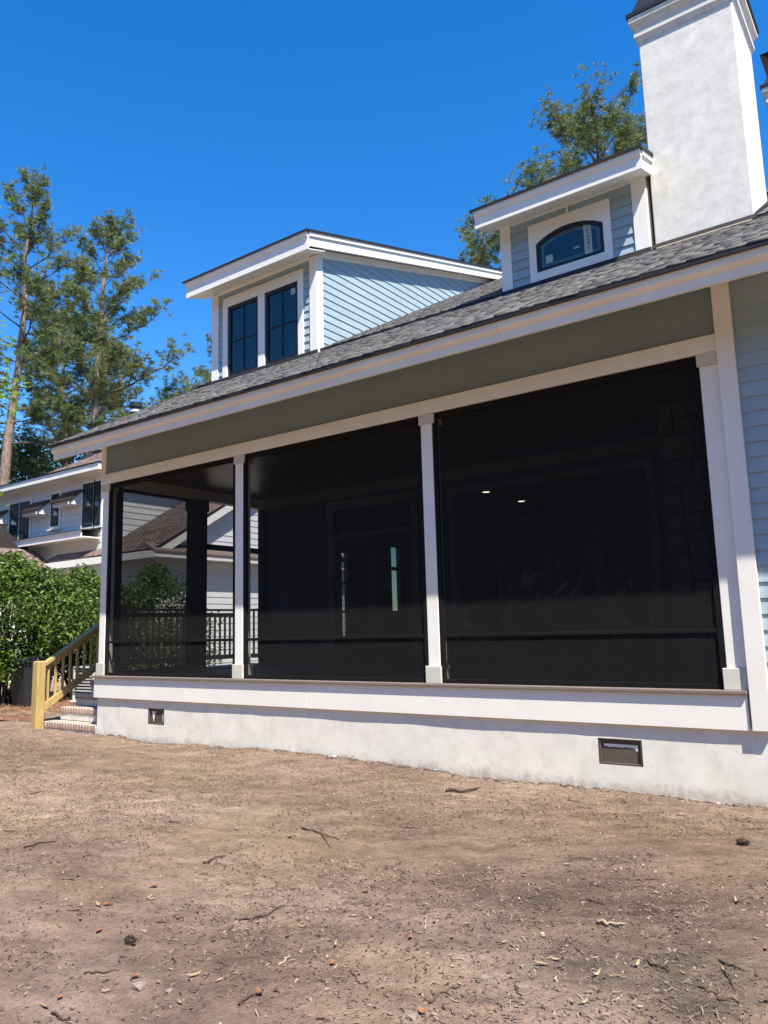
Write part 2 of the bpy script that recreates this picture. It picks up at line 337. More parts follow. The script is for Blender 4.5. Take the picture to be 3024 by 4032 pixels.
# ------------------------------------------------------------------ ground
def lines(lo, f0, f1, hi, step, ncoarse):
    a = f0-(np.geomspace(1, 1+(f0-lo), ncoarse)-1); b = f1+(np.geomspace(1, 1+(hi-f1), ncoarse)-1)
    return np.concatenate([a[::-1][:-1], np.arange(f0, f1, step), b])
gx = lines(-900, -4.5, 12.5, 900, 0.032, 40); gy = lines(-900, -7.0, 0.7, 900, 0.026, 40)
GX, GY = np.meshgrid(gx, gy, indexing='ij'); GZ = gz(GX, GY)
nx, ny = len(gx), len(gy)
ii, jj = np.meshgrid(np.arange(nx-1), np.arange(ny-1), indexing='ij')
gf = np.stack([ii*ny+jj, (ii+1)*ny+jj, (ii+1)*ny+jj+1, ii*ny+jj+1], -1).reshape(-1, 4)
def fbm(x, y, o=4, g=0.55):
    r = 0; a_ = 1.0
    for i in range(o): r = r+a_*vnoise(x+17.3*i, y-9.1*i); x = x*2.1; y = y*2.1; a_ *= g
    return r
PATCH = [((950, 3430), 0.75, 0.34), ((680, 3180), 0.9, 0.26), ((60, 3150), 1.3, 0.30), ((1570, 3900), 0.55, 0.22), ((2000, 3130), 0.8, 0.20), ((250, 3950), 0.5, 0.16), ((2650, 3900), 0.75, -0.34), ((2200, 3500), 0.9, -0.20), ((1300, 3700), 0.6, -0.18), ((2750, 3500), 0.9, -0.20), ((500, 3700), 0.35, -0.12), ((1600, 3050), 0.9, -0.14), ((2400, 3250), 1.0, -0.10)]
wob = fbm(GX*1.3, GY*1.6); shade = np.zeros_like(GX)
for (pp_, r_, a_) in PATCH:
    c_ = on_z(pp_[0], pp_[1], -0.92); dd = np.hypot(GX-c_[0]+0.5*wob, (GY-c_[1]+0.4*wob)*1.35)/r_; shade += a_*np.exp(-dd**2)
streak = fbm((GX*0.82+GY*0.57)*2.2, (GY*0.82-GX*0.57)*8.0, 5, 0.7)
gcol = np.clip(1+shade+0.30*streak+0.22*fbm(GX*7, GY*8, 4, 0.75), 0.45, 1.7)[..., None]*np.ones(3)
gcol[..., 2] *= np.clip(1+0.12*fbm(GX*0.8+40, GY*0.8), 0.85, 1.15); gcol[..., 0] *= np.clip(1+0.05*fbm(GX*1.1+4, GY*0.9+60), 0.9, 1.1)
ground = mk('ground', np.stack([GX, GY, GZ], -1).reshape(-1, 3), gf, 'dirt', smooth=True, kind='structure', cols=gcol.reshape(-1, 3))

# ------------------------------------------------------------------ the house
PIT = 0.555; EY, EZ = -0.78, 3.495          # roof slope and the front edge of its top surface
XL, XR = -0.255, 13.2                         # left rake edge, right end (out of frame)
STEP_Y, STEP_H = 2.03, 0.05                  # upper roof field laps over the porch roof here
RIDGE_Y = 9.4
def roof_z(y): return EZ+PIT*(y-EY)+(STEP_H if y > STEP_Y else 0)
house = thing('house', 'pale blue house with white trim, screened porch, dormers and white chimney', 'house', (4.6, 0, -0.9))

# foundation: uneven stucco face with two recessed vent openings
vents = [(1.255, 1.612, -0.66, -0.44), (7.858, 8.262, -0.69, -0.46)]
xs = sorted(set(np.round(np.arange(0.03, 13.2, 0.06), 3)) | {v for q in vents for v in q[:2]}); zs = sorted(set(np.round(np.arange(-1.15, -0.28, 0.05), 3)) | {v for q in vents for v in q[2:]})
X, Z = np.meshgrid(xs, zs, indexing='ij')
Yf = 0.004+0.008*vnoise(X*1.4, Z*1.8+4)+0.0035*vnoise(X*4.5+9, Z*5+1)
V = np.stack([X, Yf, Z], -1).reshape(-1, 3); nz = len(zs); F = []
for i in range(len(xs)-1):
    for j in range(nz-1):
        cx, cz = (xs[i]+xs[i+1])/2, (zs[j]+zs[j+1])/2
        if any(a < cx < b and c < cz < d for a, b, c, d in vents): continue
        F.append([i*nz+j, (i+1)*nz+j, (i+1)*nz+j+1, i*nz+j+1])
fnd = mk('foundation', V, np.array(F), 'stucco', house, True)
box('foundation_return', 0.03, 0.25, 0.02, 3.5, -1.15, -0.05, 'stucco', house, 0)
for k, (a, b, c, d) in enumerate(vents):
    vo = box('foundation_vent', a+0.012, b-0.012, 0.030, 0.05, c+0.012, d-0.012, 'vent', house, 0.002)
    box('frame', a-0.002, a+0.02, 0.008, 0.055, c, d, 'vent', vo, 0.003); box('frame', b-0.02, b+0.002, 0.008, 0.055, c, d, 'vent', vo, 0.003)
    box('frame', a+0.021, b-0.021, 0.008, 0.055, d-0.022, d+0.002, 'vent', vo, 0.003); box('frame', a+0.021, b-0.021, 0.008, 0.055, c-0.002, c+0.016, 'vent', vo, 0.003)
    # overspray of stucco wash on the vent flap, with a ragged lower edge
    rr = random.Random(40+k)
    def smear(u0, u1, zt, fn):
        n = 22; us = [u0+(u1-u0)*i/n for i in range(n+1)]
        v = [(u, 0.0275, zt) for u in us]+[(u, 0.0275, zt-max(0.003, fn(i/n))) for i, u in enumerate(us)]
        mk('paint_smear', v, [[i, i+1, n+2+i, n+1+i] for i in range(n)], 'white', vo)
    if k == 1: smear(a+0.045, b-0.045, d-0.05, lambda s: 0.02+0.012*rr.random()+(0.035*max(0, (s-0.86)/0.14)))
    else:
        smear(a+0.05, a+0.16, d-0.045, lambda s: 0.13*math.exp(-((s-0.42)/0.2)**2)+0.01); smear(b-0.075, b-0.045, d-0.065, lambda s: 0.125*math.exp(-((s-0.55)/0.25)**2))
# skirt boards, sill, corner board
box('skirt_board', -0.015, 4.309, -0.036, 0.06, -0.325, -0.034, 'white', house, 0.003); box('skirt_board', 4.312, 9.178, -0.0365, 0.06, -0.326, -0.034, 'white', house, 0.003)
box('skirt_board', -0.016, 0.10, 0.062, 3.5, -0.325, -0.034, 'white', house, 0.003)
box('porch_sill', -0.035, 9.186, -0.070, 0.17, -0.033, 0.0, 'sill', house, 0.005)
box('porch_sill', -0.035, 0.19, 0.172, 3.5, -0.033, -0.001, 'sill', house, 0.005)
box('corner_board', 9.199, 9.348, -0.060, 0.02, -0.322, 3.76, 'white', house, 0.004)
# posts
for X0 in (0, 3, 6, 9):
    p = box('porch_post', X0+0.032, X0+(0.178 if X0 < 9 else 0.196), -0.004, 0.142, 0.181, 2.835, 'white', house, 0.005)
    box('base', X0+0.0, X0+0.192, -0.022, 0.165, 0.001, 0.180, 'cream', p, 0.004); box('cap', X0+0.014, X0+0.212 if X0 < 9 else X0+0.197, -0.020, 0.160, 2.836, 2.948, 'cream', p, 0.004)
# beam, frieze panel and its frame
box('porch_beam', 0.0, 4.648, -0.03, 0.16, 2.95, 3.105, 'white', house, 0.004); box('porch_beam', 4.651, 9.197, -0.0305, 0.16, 2.9505, 3.105, 'white', house, 0.004)
box('corner_board', 0.0, 0.112, -0.03, 0.02, 3.107, 3.78, 'white', house, 0.004)
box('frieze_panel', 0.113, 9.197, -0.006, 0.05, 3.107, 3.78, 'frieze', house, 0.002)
box('porch_beam', 0.0, 0.16, 0.162, 3.5, 2.92, 3.10, 'white', house, 0.004)
# right hand wall of lap siding
sw = box('wall', 9.35, XR, 0.0, 0.2, -0.33, 3.80, 'blue', house, 0)
for k in range(31):
    z0 = 0.910-9*0.1325+k*0.1325
    lap_plank('siding_plank', 9.350, XR, z0, z0+0.1325, 'y', -0.001, -1, 'blue', sw, clips=((0, 1, 3.78),), thick=0.018)
# left gable wall above the porch opening and the rest of the end wall
prism('gable_wall', [(0.165, 3.102), (RIDGE_Y, 3.102), (RIDGE_Y, roof_z(RIDGE_Y)-0.16), (0.165, roof_z(0.165)-0.16)], 'x', 0.02, 0.12, 'blue', house)
ew = box('end_wall', 0.02, 0.14, 3.52, 5.15, -1.1, 3.10, 'blue', house, 0)
box('end_wall', 0.02, 0.14, 6.0, 7.62, -1.1, 3.10, 'blue', house, 0); box('end_wall', 0.02, 0.14, 7.98, RIDGE_Y, -1.1, 3.10, 'blue', house, 0); box('end_wall', 0.02, 0.14, 7.62, 7.98, -1.1, 1.0, 'blue', house, 0); box('end_wall', 0.02, 0.14, 7.62, 7.98, 2.5, 3.10, 'blue', house, 0); box('window_muntin', 0.05, 0.10, 7.62, 7.98, 1.95, 2.03, 'black', house, 0.003); box('end_wall', 0.02, 0.14, 5.15, 6.0, -1.1, 0.45, 'blue', house, 0); box('end_wall', 0.02, 0.14, 5.15, 6.0, 2.25, 3.10, 'blue', house, 0)
for yy in (5.42, 5.70): box('window_mullion', 0.03, 0.12, yy, yy+0.09, 0.45, 2.25, 'black', house, 0.003)
for (p0, p1, q0, q1) in ((5.15, 6.0, 0.45, 2.25), (7.62, 7.98, 1.0, 2.5)): mk('window_pane', [(0.08, p0, q0), (0.08, p1, q0), (0.08, p1, q1), (0.08, p0, q1)], [[0, 1, 2, 3]], 'endglass', house)
for zz in (0.95, 1.55): box('window_muntin', 0.05, 0.10, 5.15, 6.0, zz, zz+0.05, 'black', house, 0.003)
# eave: fascia with a moulded profile, drip edge, sloping soffit, barge board on the left rake
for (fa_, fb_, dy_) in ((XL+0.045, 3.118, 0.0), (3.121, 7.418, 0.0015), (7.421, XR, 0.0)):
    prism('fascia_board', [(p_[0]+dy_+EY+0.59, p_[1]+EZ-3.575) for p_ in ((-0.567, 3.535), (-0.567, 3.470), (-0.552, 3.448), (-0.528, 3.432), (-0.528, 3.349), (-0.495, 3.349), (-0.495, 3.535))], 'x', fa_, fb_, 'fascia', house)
prism('drip_edge', [(EY-0.002, EZ-0.004), (EY-0.002, EZ-0.043), (EY+0.09, EZ-0.043), (EY+0.09, EZ+PIT*0.09-0.012)], 'x', XL, XR, 'drip', house)
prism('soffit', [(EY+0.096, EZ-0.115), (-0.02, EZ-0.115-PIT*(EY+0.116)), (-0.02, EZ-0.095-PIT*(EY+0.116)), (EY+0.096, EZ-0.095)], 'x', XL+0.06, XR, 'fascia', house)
def slopebar(name, x0, x1, y0, y1, top, th, m, par=house):
    prism(name, [(y0, roof_z(y0)-top), (y1, roof_z(y0)+PIT*(y1-y0)-top), (y1, roof_z(y0)+PIT*(y1-y0)-top-th), (y0, roof_z(y0)-top-th)], 'x', x0, x1, m, par)
slopebar('barge_board', XL+0.04, XL+0.075, EY+0.10, RIDGE_Y, 0.05, 0.17, 'white')
slopebar('rake_soffit', XL+0.076, 0.02, -0.02, RIDGE_Y, 0.12, 0.02, 'white')
slopebar('rake_drip_edge', XL, XL+0.05, EY+0.002, STEP_Y, 0.008, 0.038, 'drip')
slopebar('roof_deck', XL+0.02, XR, EY+0.095, STEP_Y+0.3, 0.014, 0.10, 'drip')
prism('roof_deck', [(STEP_Y, roof_z(2.0)-0.10), (STEP_Y, roof_z(STEP_Y+1e-4)-0.014), (RIDGE_Y, roof_z(RIDGE_Y)-0.014), (RIDGE_Y+6, roof_z(RIDGE_Y)-0.014-6*PIT), (RIDGE_Y+6, roof_z(RIDGE_Y)-0.2-6*PIT), (RIDGE_Y, roof_z(RIDGE_Y)-0.2)], 'x', XL, XR, 'drip', house)
# shingles: every tab is a tilted slab
def shingle_field(name, P0, du, dv, nrm, width, length, expo, m, parent, seed, tmin=0.005, tmax=0.013, clipfn=None, tw=(0.12, 0.34), csd=0.20):
    """P0 lower left corner, du along the course, dv up the slope, nrm outward"""
    rng = np.random.RandomState(seed); vs = []; cs = []
    P0 = np.array(P0, float); du = np.array(du, float); dv = np.array(dv, float); nrm = np.array(nrm, float)
    rows = int(length/expo)
    for r in range(rows):
        u = -rng.rand()*0.2; blend = rng.uniform(0.85, 1.1)
        while u < width:
            wd = rng.uniform(*tw); a = max(u, 0); b = min(u+wd, width); u += wd
            if b-a < 0.02: continue
            if clipfn and not clipfn((a+b)/2, r*expo): continue
            t = rng.uniform(tmin, tmax)+(0.004 if rng.rand() < 0.4 else 0); dr = rng.uniform(-0.006, 0.006)
            lo, hi = r*expo+dr, min((r+1)*expo+0.03, length)
            q = [P0+du*a+dv*lo+nrm*t, P0+du*b+dv*lo+nrm*t, P0+du*b+dv*hi+nrm*0.001, P0+du*a+dv*hi+nrm*0.001, P0+du*a+dv*lo-nrm*0.004, P0+du*b+dv*lo-nrm*0.004, P0+du*b+dv*hi-nrm*0.004, P0+du*a+dv*hi-nrm*0.004]
            vs.append(q); g = blend*np.clip(rng.normal(1.0, csd), 0.45, 1.6); cs.append(np.full((8, 3), 1.0)*g*np.array([1, rng.uniform(0.97, 1.0), rng.uniform(0.93, 1.0)]))
    n = len(vs); base = (np.arange(n)*8)[:, None, None]
    f = (np.array([[0, 1, 2, 3], [4, 5, 1, 0], [4, 0, 3, 7], [1, 5, 6, 2]])[None]+base).reshape(-1, 4)
    return mk(name, np.array(vs).reshape(-1, 3), f, m, parent, kind='stuff', cols=np.array(cs).reshape(-1, 3))
sn = math.hypot(1, PIT); DV = (0, 1/sn, PIT/sn); NR = (0, -PIT/sn, 1/sn)
rf = mk('roof_ridge', [(XL, RIDGE_Y-0.1, roof_z(RIDGE_Y)-0.05), (XR, RIDGE_Y-0.1, roof_z(RIDGE_Y)-0.05), (XR, RIDGE_Y+0.12, roof_z(RIDGE_Y)-0.06), (XL, RIDGE_Y+0.12, roof_z(RIDGE_Y)-0.06), (XL, RIDGE_Y, roof_z(RIDGE_Y)+0.03), (XR, RIDGE_Y, roof_z(RIDGE_Y)+0.03)], [[0, 1, 5, 4], [2, 3, 4, 5]], 'shingle', house, cols=np.ones((6, 3)))
shingle_field('roof_shingles', (XL, EY-0.005, EZ), (1, 0, 0), DV, NR, XR-XL, (STEP_Y-EY)*sn+0.1, 0.143, 'shingle', house, 3, tw=(0.09, 0.28), csd=0.17, tmin=0.003, tmax=0.009)
shingle_field('roof_shingles', (XL, STEP_Y, roof_z(STEP_Y+1e-4)), (1, 0, 0), DV, NR, XR-XL, (RIDGE_Y-STEP_Y)*sn, 0.143, 'shingle', house, 4, tw=(0.09, 0.28), csd=0.17, tmin=0.003, tmax=0.009)

# screens of the front: frame bars, chair rail and the mesh itself
for X0 in (0, 3, 6):
    a, b = X0+0.180, X0+3.030
    s = mk('porch_screen', [(a, 0.022, 0.0), (b, 0.022, 0.0), (b, 0.022, 2.95), (a, 0.022, 2.95)], [[0, 1, 2, 3]], 'screen', house)
    box('frame_bar', a-0.001, a+0.05, 0.004, 0.048, 0.001, 2.949, 'bronze', s, 0.003); box('frame_bar', b-0.05, b+0.001, 0.004, 0.048, 0.001, 2.949, 'bronze', s, 0.003)
    box('frame_bar', a+0.051, b-0.051, 0.004, 0.048, 0.001, 0.045, 'bronze', s, 0.003); box('frame_bar', a+0.051, b-0.051, 0.004, 0.048, 2.88, 2.949, 'bronze', s, 0.003)
    box('chair_rail', a+0.051, b-0.051, 0.007, 0.045, 0.478, 0.515, 'bronze', s, 0.003)
# left end of the porch: corner post inside, middle post, screen door opening
box('end_post', 0.04, 0.18, 0.145, 0.27, 0.0, 2.92, 'bronze', house, 0.004)
p = box('end_post', 0.03, 0.18, 1.66, 2.0, 0.0, 2.92, 'bronze', house, 0.004); box('cap', 0.02, 0.19, 1.63, 2.03, 2.72, 2.915, 'bronze', p, 0.004)
box('end_post', 0.03, 0.18, 3.38, 3.5, 0.0, 2.92, 'bronze', house, 0.004)
s = mk('porch_screen', [(0.11, 0.27, 0), (0.11, 1.66, 0), (0.11, 1.66, 2.92), (0.11, 0.27, 2.92)], [[0, 1, 2, 3]], 'screen', house)
box('chair_rail', 0.09, 0.13, 0.271, 1.659, 0.478, 0.515, 'bronze', s, 0.003); box('frame_bar', 0.085, 0.135, 0.271, 1.659, 0.001, 0.05, 'bronze', s, 0.003); box('frame_bar', 0.085, 0.135, 0.271, 1.659, 2.87, 2.919, 'bronze', s, 0.003)
box('door_header', 0.05, 0.17, 2.001, 3.379, 2.06, 2.15, 'bronze', house, 0.004)
# porch inside: floor boards, ceiling boards, back wall
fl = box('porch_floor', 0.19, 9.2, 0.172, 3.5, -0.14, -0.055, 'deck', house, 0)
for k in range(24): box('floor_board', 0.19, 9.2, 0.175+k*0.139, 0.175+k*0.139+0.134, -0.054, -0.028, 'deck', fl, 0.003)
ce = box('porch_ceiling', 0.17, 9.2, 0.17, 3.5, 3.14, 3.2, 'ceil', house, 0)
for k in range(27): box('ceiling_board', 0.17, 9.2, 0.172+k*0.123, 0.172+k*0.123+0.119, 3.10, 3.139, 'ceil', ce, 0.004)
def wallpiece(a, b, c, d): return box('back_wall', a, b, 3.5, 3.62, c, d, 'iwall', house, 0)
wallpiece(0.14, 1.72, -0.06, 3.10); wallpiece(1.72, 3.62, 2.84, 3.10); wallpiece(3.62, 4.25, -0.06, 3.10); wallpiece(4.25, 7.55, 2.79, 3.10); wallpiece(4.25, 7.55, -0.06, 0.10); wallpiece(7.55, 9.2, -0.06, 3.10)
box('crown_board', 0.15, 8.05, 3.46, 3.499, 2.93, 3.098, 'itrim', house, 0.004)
# double door with transom
d = box('porch_door', 1.70, 1.84, 3.47, 3.60, 0.0, 2.86, 'itrim', house, 0.004); d['label'] = 'glazed double door with transom in the back wall of the porch'
box('frame', 3.50, 3.64, 3.47, 3.60, 0.0, 2.86, 'itrim', d, 0.004); box('frame', 1.841, 3.499, 3.47, 3.60, 2.72, 2.86, 'itrim', d, 0.004); box('frame', 1.841, 3.499, 3.48, 3.60, 2.20, 2.27, 'itrim', d, 0.004)
for a, b in ((1.845, 2.665), (2.675, 3.495)):
    for (c, e, g, h) in ((a, a+0.11, 0.0, 2.195), (b-0.11, b, 0.0, 2.195), (a+0.111, b-0.111, 0.0, 0.22), (a+0.111, b-0.111, 2.05, 2.195)): box('door_stile', c, e, 3.50, 3.55, g, h, 'black', d, 0.003)
    mk('pane', [(a+0.11, 3.525, 0.22), (b-0.11, 3.525, 0.22), (b-0.11, 3.525, 2.05), (a+0.11, 3.525, 2.05)], [[0, 1, 2, 3]], 'doorglass', d)
mk('pane', [(1.84, 3.53, 2.27), (3.5, 3.53, 2.27), (3.5, 3.53, 2.72), (1.84, 3.53, 2.72)], [[0, 1, 2, 3]], 'doorglass', d)
# wide bank of sliding doors behind the third bay
d = box('sliding_door', 4.25, 7.55, 3.46, 3.60, 2.70, 2.80, 'itrim', house, 0.004); d['label'] = 'wide dark glazed sliding doors in the porch back wall'
box('frame', 4.25, 4.36, 3.47, 3.60, 0.1, 2.699, 'itrim', d, 0.004); box('frame', 7.44, 7.55, 3.47, 3.60, 0.1, 2.699, 'itrim', d, 0.004); box('frame', 4.361, 7.439, 3.48, 3.60, 2.16, 2.22, 'black', d, 0.003)
for k in range(4):
    a = 4.361+k*0.7695
    for (c, e, g, h) in ((a, a+0.06, 0.1, 2.159), (a+0.709, a+0.769, 0.1, 2.159), (a+0.061, a+0.708, 0.1, 0.22)): box('door_stile', c, e, 3.50, 3.55, g, h, 'black', d, 0.003)
    mk('pane', [(a+0.06, 3.525, 0.22), (a+0.709, 3.525, 0.22), (a+0.709, 3.525, 2.16), (a+0.06, 3.525, 2.16)], [[0, 1, 2, 3]], 'doorglass', d)
mk('pane', [(4.36, 3.53, 2.22), (7.44, 3.53, 2.22), (7.44, 3.53, 2.70), (4.36, 3.53, 2.70)], [[0, 1, 2, 3]], 'doorglass', d)
# the room behind, with two recessed ceiling lamps that are on
box('room_ceiling', 0.15, 9.2, 3.63, 9.3, 2.95, 3.05, 'room', house, 0); box('room_floor', 0.15, 9.2, 3.63, 9.3, -0.2, -0.06, 'deck', house, 0); box('room_wall', 0.15, 9.2, 9.2, 9.3, -0.06, 2.95, 'room', house, 0); box('room_wall', 9.2, 9.3, 0.21, 9.3, -0.3, 3.3, 'room', house, 0)
for (lx, ly) in ((4.19, 4.90), (4.19, 6.30)):
    v, f = lathe(lx, ly, [(0.085, 2.949), (0.095, 2.940), (0.066, 2.9395), (0.064, 2.944)], 20); r = mk('recessed_lamp', v, f, 'white', house)
    v, f = lathe(lx, ly, [(0.062, 2.9435), (0.060, 2.9375)], 20); mk('diffuser', v, f, 'lit_spot', r)
# stone chimney breast inside the porch
br = box('fireplace_breast', 8.07, 9.2, 2.03, 3.46, -0.05, 3.09, 'mortar', house, 0)
rr = random.Random(5); z = -0.02
while z < 3.0:
    h = rr.uniform(0.16, 0.34); x = 8.06
    while x < 9.15:
        wd = rr.uniform(0.17, 0.42); x1 = min(x+wd, 9.16)
        if x1-x > 0.06:
            n = 7; cx, cz, hw, hh = (x+x1)/2, z+h/2, (x1-x)/2-0.012, h/2-0.012
            base = [(-1, -.8), (-.75, -1), (.7, -1), (1, -.75), (1, .8), (.75, 1), (-.8, 1), (-1, .7)]
            ring = [(cx+hw*(px+rr.uniform(-.09, .09)), cz+hh*(pz+rr.uniform(-.09, .09))) for px, pz in base]
            dep = rr.uniform(0.02, 0.045); k = len(ring)
            v = [(a, 2.029, b) for a, b in ring]+[(a, 2.029-dep*0.7, b) for a, b in ring]+[(cx+(a-cx)*.8, 2.029-dep, cz+(b-cz)*.8) for a, b in ring]
            f = [[i, (i+1) % k, k+(i+1) % k, k+i] for i in range(k)]+[[k+i, k+(i+1) % k, 2*k+(i+1) % k, 2*k+i] for i in range(k)]+[list(range(2*k, 3*k))]
            mk('stone', v, f, 'stone', br)
        x = x1+0.001
    z += h

# ------------------------------------------------------------------ dormers
DPIT = 0.28
def build_dormer(label, x0, x1, eL, eR, ftop, fbot, zsof, zpan, cbL, cbR, trim, holes, arch=None, roofdark=0.05):
    yf = 2.0; ye = 1.55
    zt = ftop+0.05
    dz = lambda y: zt+DPIT*(y-ye)
    yend = (zt-DPIT*ye-(EZ-PIT*EY+STEP_H))/(PIT-DPIT)
    zr = roof_z(yf)
    # roof slab (dark membrane edge) is the part the rest hangs on
    D = prism('dormer', [(ye-0.045, dz(ye-0.045)), (yend, dz(yend)), (yend, dz(yend)-0.035), (ye-0.045, dz(ye-0.045)-0.035)], 'x', eL-0.05, eR+0.03, 'drip', house); D['label'] = label
    # front fascia: moulding + board ; soffit
    prism('fascia_board', [(ye-0.025, zt-0.042), (ye-0.025, zt-0.09), (ye-0.008, zt-0.115), (ye+0.012, zt-0.13), (ye+0.012, fbot), (ye+0.045, fbot), (ye+0.045, zt-0.042)], 'x', eL, eR, 'white', D)
    prism('soffit', [(ye+0.046, fbot+0.012), (yf+0.02, fbot+0.012+DPIT*(yf-ye)), (yf+0.02, fbot+0.03+DPIT*(yf-ye)), (ye+0.046, fbot+0.03)], 'x', eL+0.002, eR-0.03, 'white', D)
    # rake trim along both sides
    for (a, b) in ((eR-0.029, eR+0.012), (eL-0.012, eL+0.029)):
        prism('rake_board', [(ye+0.05, dz(ye+0.05)-0.036), (yend, dz(yend)-0.036), (yend, dz(yend)-0.105), (ye+0.05, dz(ye+0.05)-0.105)], 'x', a, b, 'white', D)
    for (a, b) in ((eR-0.05, eR-0.012), (eL+0.012, eL+0.05)):
        prism('rake_board', [(ye+0.05, dz(ye+0.05)-0.106), (yend, dz(yend)-0.106), (yend, dz(yend)-0.25), (ye+0.05, dz(ye+0.05)-0.27)], 'x', a, b, 'white', D)
    for (a, b) in ((x1+0.002, eR-0.051), (eL+0.051, x0-0.002)):
        prism('rake_soffit', [(ye+0.06, dz(ye+0.06)-0.20), (yend, dz(yend)-0.20), (yend, dz(yend)-0.185), (ye+0.06, dz(ye+0.06)-0.185)], 'x', a, b, 'white', D)
    prism('frieze_board', [(yf+0.13, dz(yf)-0.20), (yend, dz(yend)-0.20), (yend, dz(yend)-0.33), (yf+0.13, dz(yf)-0.33)], 'x', x1-0.01, x1+0.022, 'white', D)
    # corner boards (front and cheek), frieze over the front
    topz = zsof
    box('corner_board', x0-0.004, cbL, yf-0.032, yf+0.02, zr-0.03, topz, 'white', D, 0.004); box('corner_board', cbR, x1+0.026, yf-0.032, yf+0.02, zr-0.03, topz, 'white', D, 0.004)
    prism('corner_board', [(yf+0.021, zr-0.02), (yf+0.13, roof_z(yf+0.13)-0.04), (yf+0.13, dz(yf)-0.2), (yf+0.021, dz(yf)-0.22)], 'x', x1-0.01, x1+0.026, 'white', D)
    box('frieze_board', cbL+0.001, cbR-0.001, yf-0.028, yf+0.02, zpan, topz+0.02, 'white', D, 0.003)
    # cheeks: wall polygon + lap planks
    for (xa, xb) in ((x1-0.10, x1-0.001), (x0+0.001, x0+0.10)):
        prism('cheek_wall', [(yf+0.02, zr-0.2), (yend, dz(yend)-0.3), (yend, dz(yend)-0.05), (yf+0.02, dz(yf)-0.05)], 'x', xa, xb, 'blue', D)
    for k in range(70):
        z0 = zr-0.3+k*0.1325
        if z0 > dz(yend): break
        cl = ((PIT, -1, PIT*yf-roof_z(yf+.05)+PIT*.05+0.02), (-DPIT, 1, dz(0)-0.33))
        lap_plank('siding_plank', yf+0.131, yend, z0, z0+0.1325, 'x', x1, 1, 'blue', D, clips=cl, thick=0.014)
    # front wall backing around the window trim, and planks left, right and above
    tx0, tx1, tz0, tz1 = trim
    for (a, b, c, e) in ((x0+0.1, tx0+0.02, zr-0.05, zpan), (tx1-0.02, x1-0.1, zr-0.05, zpan), (tx0+0.02, tx1-0.02, tz1-0.02, zpan)):
        box('front_wall', a, b, yf+0.004, yf+0.06, c, e, 'blue', D, 0)
    k0 = 5.222-0.1325*4 if arch else 5.16-0.1325*4
    for k in range(22):
        z0 = k0+k*0.1325
        if z0 > zpan: break
        cz = ((0, 1, zpan),)
        if z0+0.1325 > zr-0.02:
            if z0 < tz1:
                lap_plank('siding_plank', cbL+0.002, tx0-0.002, z0, z0+0.1325, 'y', yf+0.003, -1, 'blue', D, clips=cz, thick=0.022)
                lap_plank('siding_plank', tx1+0.002, cbR-0.002, z0, z0+0.1325, 'y', yf+0.003, -1, 'blue', D, clips=cz, thick=0.022)
                if z0+0.1325 > tz1+0.01: lap_plank('siding_plank', tx0-0.001, tx1+0.001, max(z0, tz1)+0.02, z0+0.1325, 'y', yf+0.003, -1, 'blue', D, clips=cz, thick=0.015)
            else: lap_plank('siding_plank', cbL+0.002, cbR-0.002, z0, z0+0.1325, 'y', yf+0.003, -1, 'blue', D, clips=cz, thick=0.022)
    # dark flashing along the foot of the front
    prism('flashing', [(yf-0.06, zr-0.035-PIT*0.06+0.04), (yf-0.034, zr-0.035-PIT*0.034+0.04), (yf-0.034, zr+0.045), (yf-0.038, zr+0.045)], 'x', x0-0.03, x1+0.04, 'drip', D)
    return D
D1 = build_dormer('wide shed dormer with two dark framed four pane windows', 0.29, 2.795, 0.06, 3.0, 6.872, 6.60, 6.71, 6.672, 0.456, 2.662, (0.578, 2.524, 4.90, 6.575), None)
T = 1.965
# trim boards around the pair of windows
for (a, b, c, e) in ((0.578, 0.700, 4.95, 6.575), (2.400, 2.524, 4.95, 6.575), (1.470, 1.626, 5.056, 6.394), (0.701, 2.399, 6.395, 6.575), (0.701, 2.399, 4.94, 5.055)):
    box('window_trim', a, b, T, T+0.07, c, e, 'white', D1, 0.004)
for (a, b) in ((0.701, 1.469), (1.627, 2.399)):
    c, e, y = 5.056, 6.394, T+0.022
    for (p0, p1, q0, q1) in ((a, a+0.062, c, e), (b-0.062, b, c, e), (a+0.063, b-0.063, c, c+0.075), (a+0.063, b-0.063, e-0.065, e)): box('window_frame', p0, p1, y, y+0.05, q0, q1, 'black', D1, 0.004)
    mx_, mz_ = (a+b)/2, (c+e)/2+0.0
    box('muntin', mx_-0.011, mx_+0.011, y+0.012, y+0.04, c+0.076, e-0.066, 'black', D1, 0.003)
    for (p0, p1) in ((a+0.063, mx_-0.012), (mx_+0.012, b-0.063)): box('muntin', p0, p1, y+0.012, y+0.04, mz_-0.011, mz_+0.011, 'black', D1, 0.003)
    for (p0, p1) in ((a+0.06, mx_), (mx_, b-0.06)):
        for (q0, q1) in ((c+0.07, mz_), (mz_, e-0.06)):
            mk('pane', [(p0, y+0.027, q0), (p1, y+0.027, q0), (p1, y+0.027, q1), (p0, y+0.027, q1)], [[0, 1, 2, 3]], 'glass', D1)
    # pale side curtain / wall end seen behind the glass
    box('inner_jamb', a+0.02, a+0.06, 2.08, 2.6, c, e, 'room', D1, 0)
    box('sash_lock', b-0.20, b-0.17, y+0.03, y+0.06, c+0.14, c+0.27, 'sticker', D1, 0.004)
mk('window_sticker', [(2.21, T+0.0465, 6.20), (2.31, T+0.0465, 6.20), (2.31, T+0.0465, 6.31), (2.21, T+0.0465, 6.31)], [[0, 1, 2, 3]], 'sticker', D1)
box('dormer_room_wall', 0.4, 2.7, 3.4, 3.5, 5.6, 7.0, 'room', D1, 0)

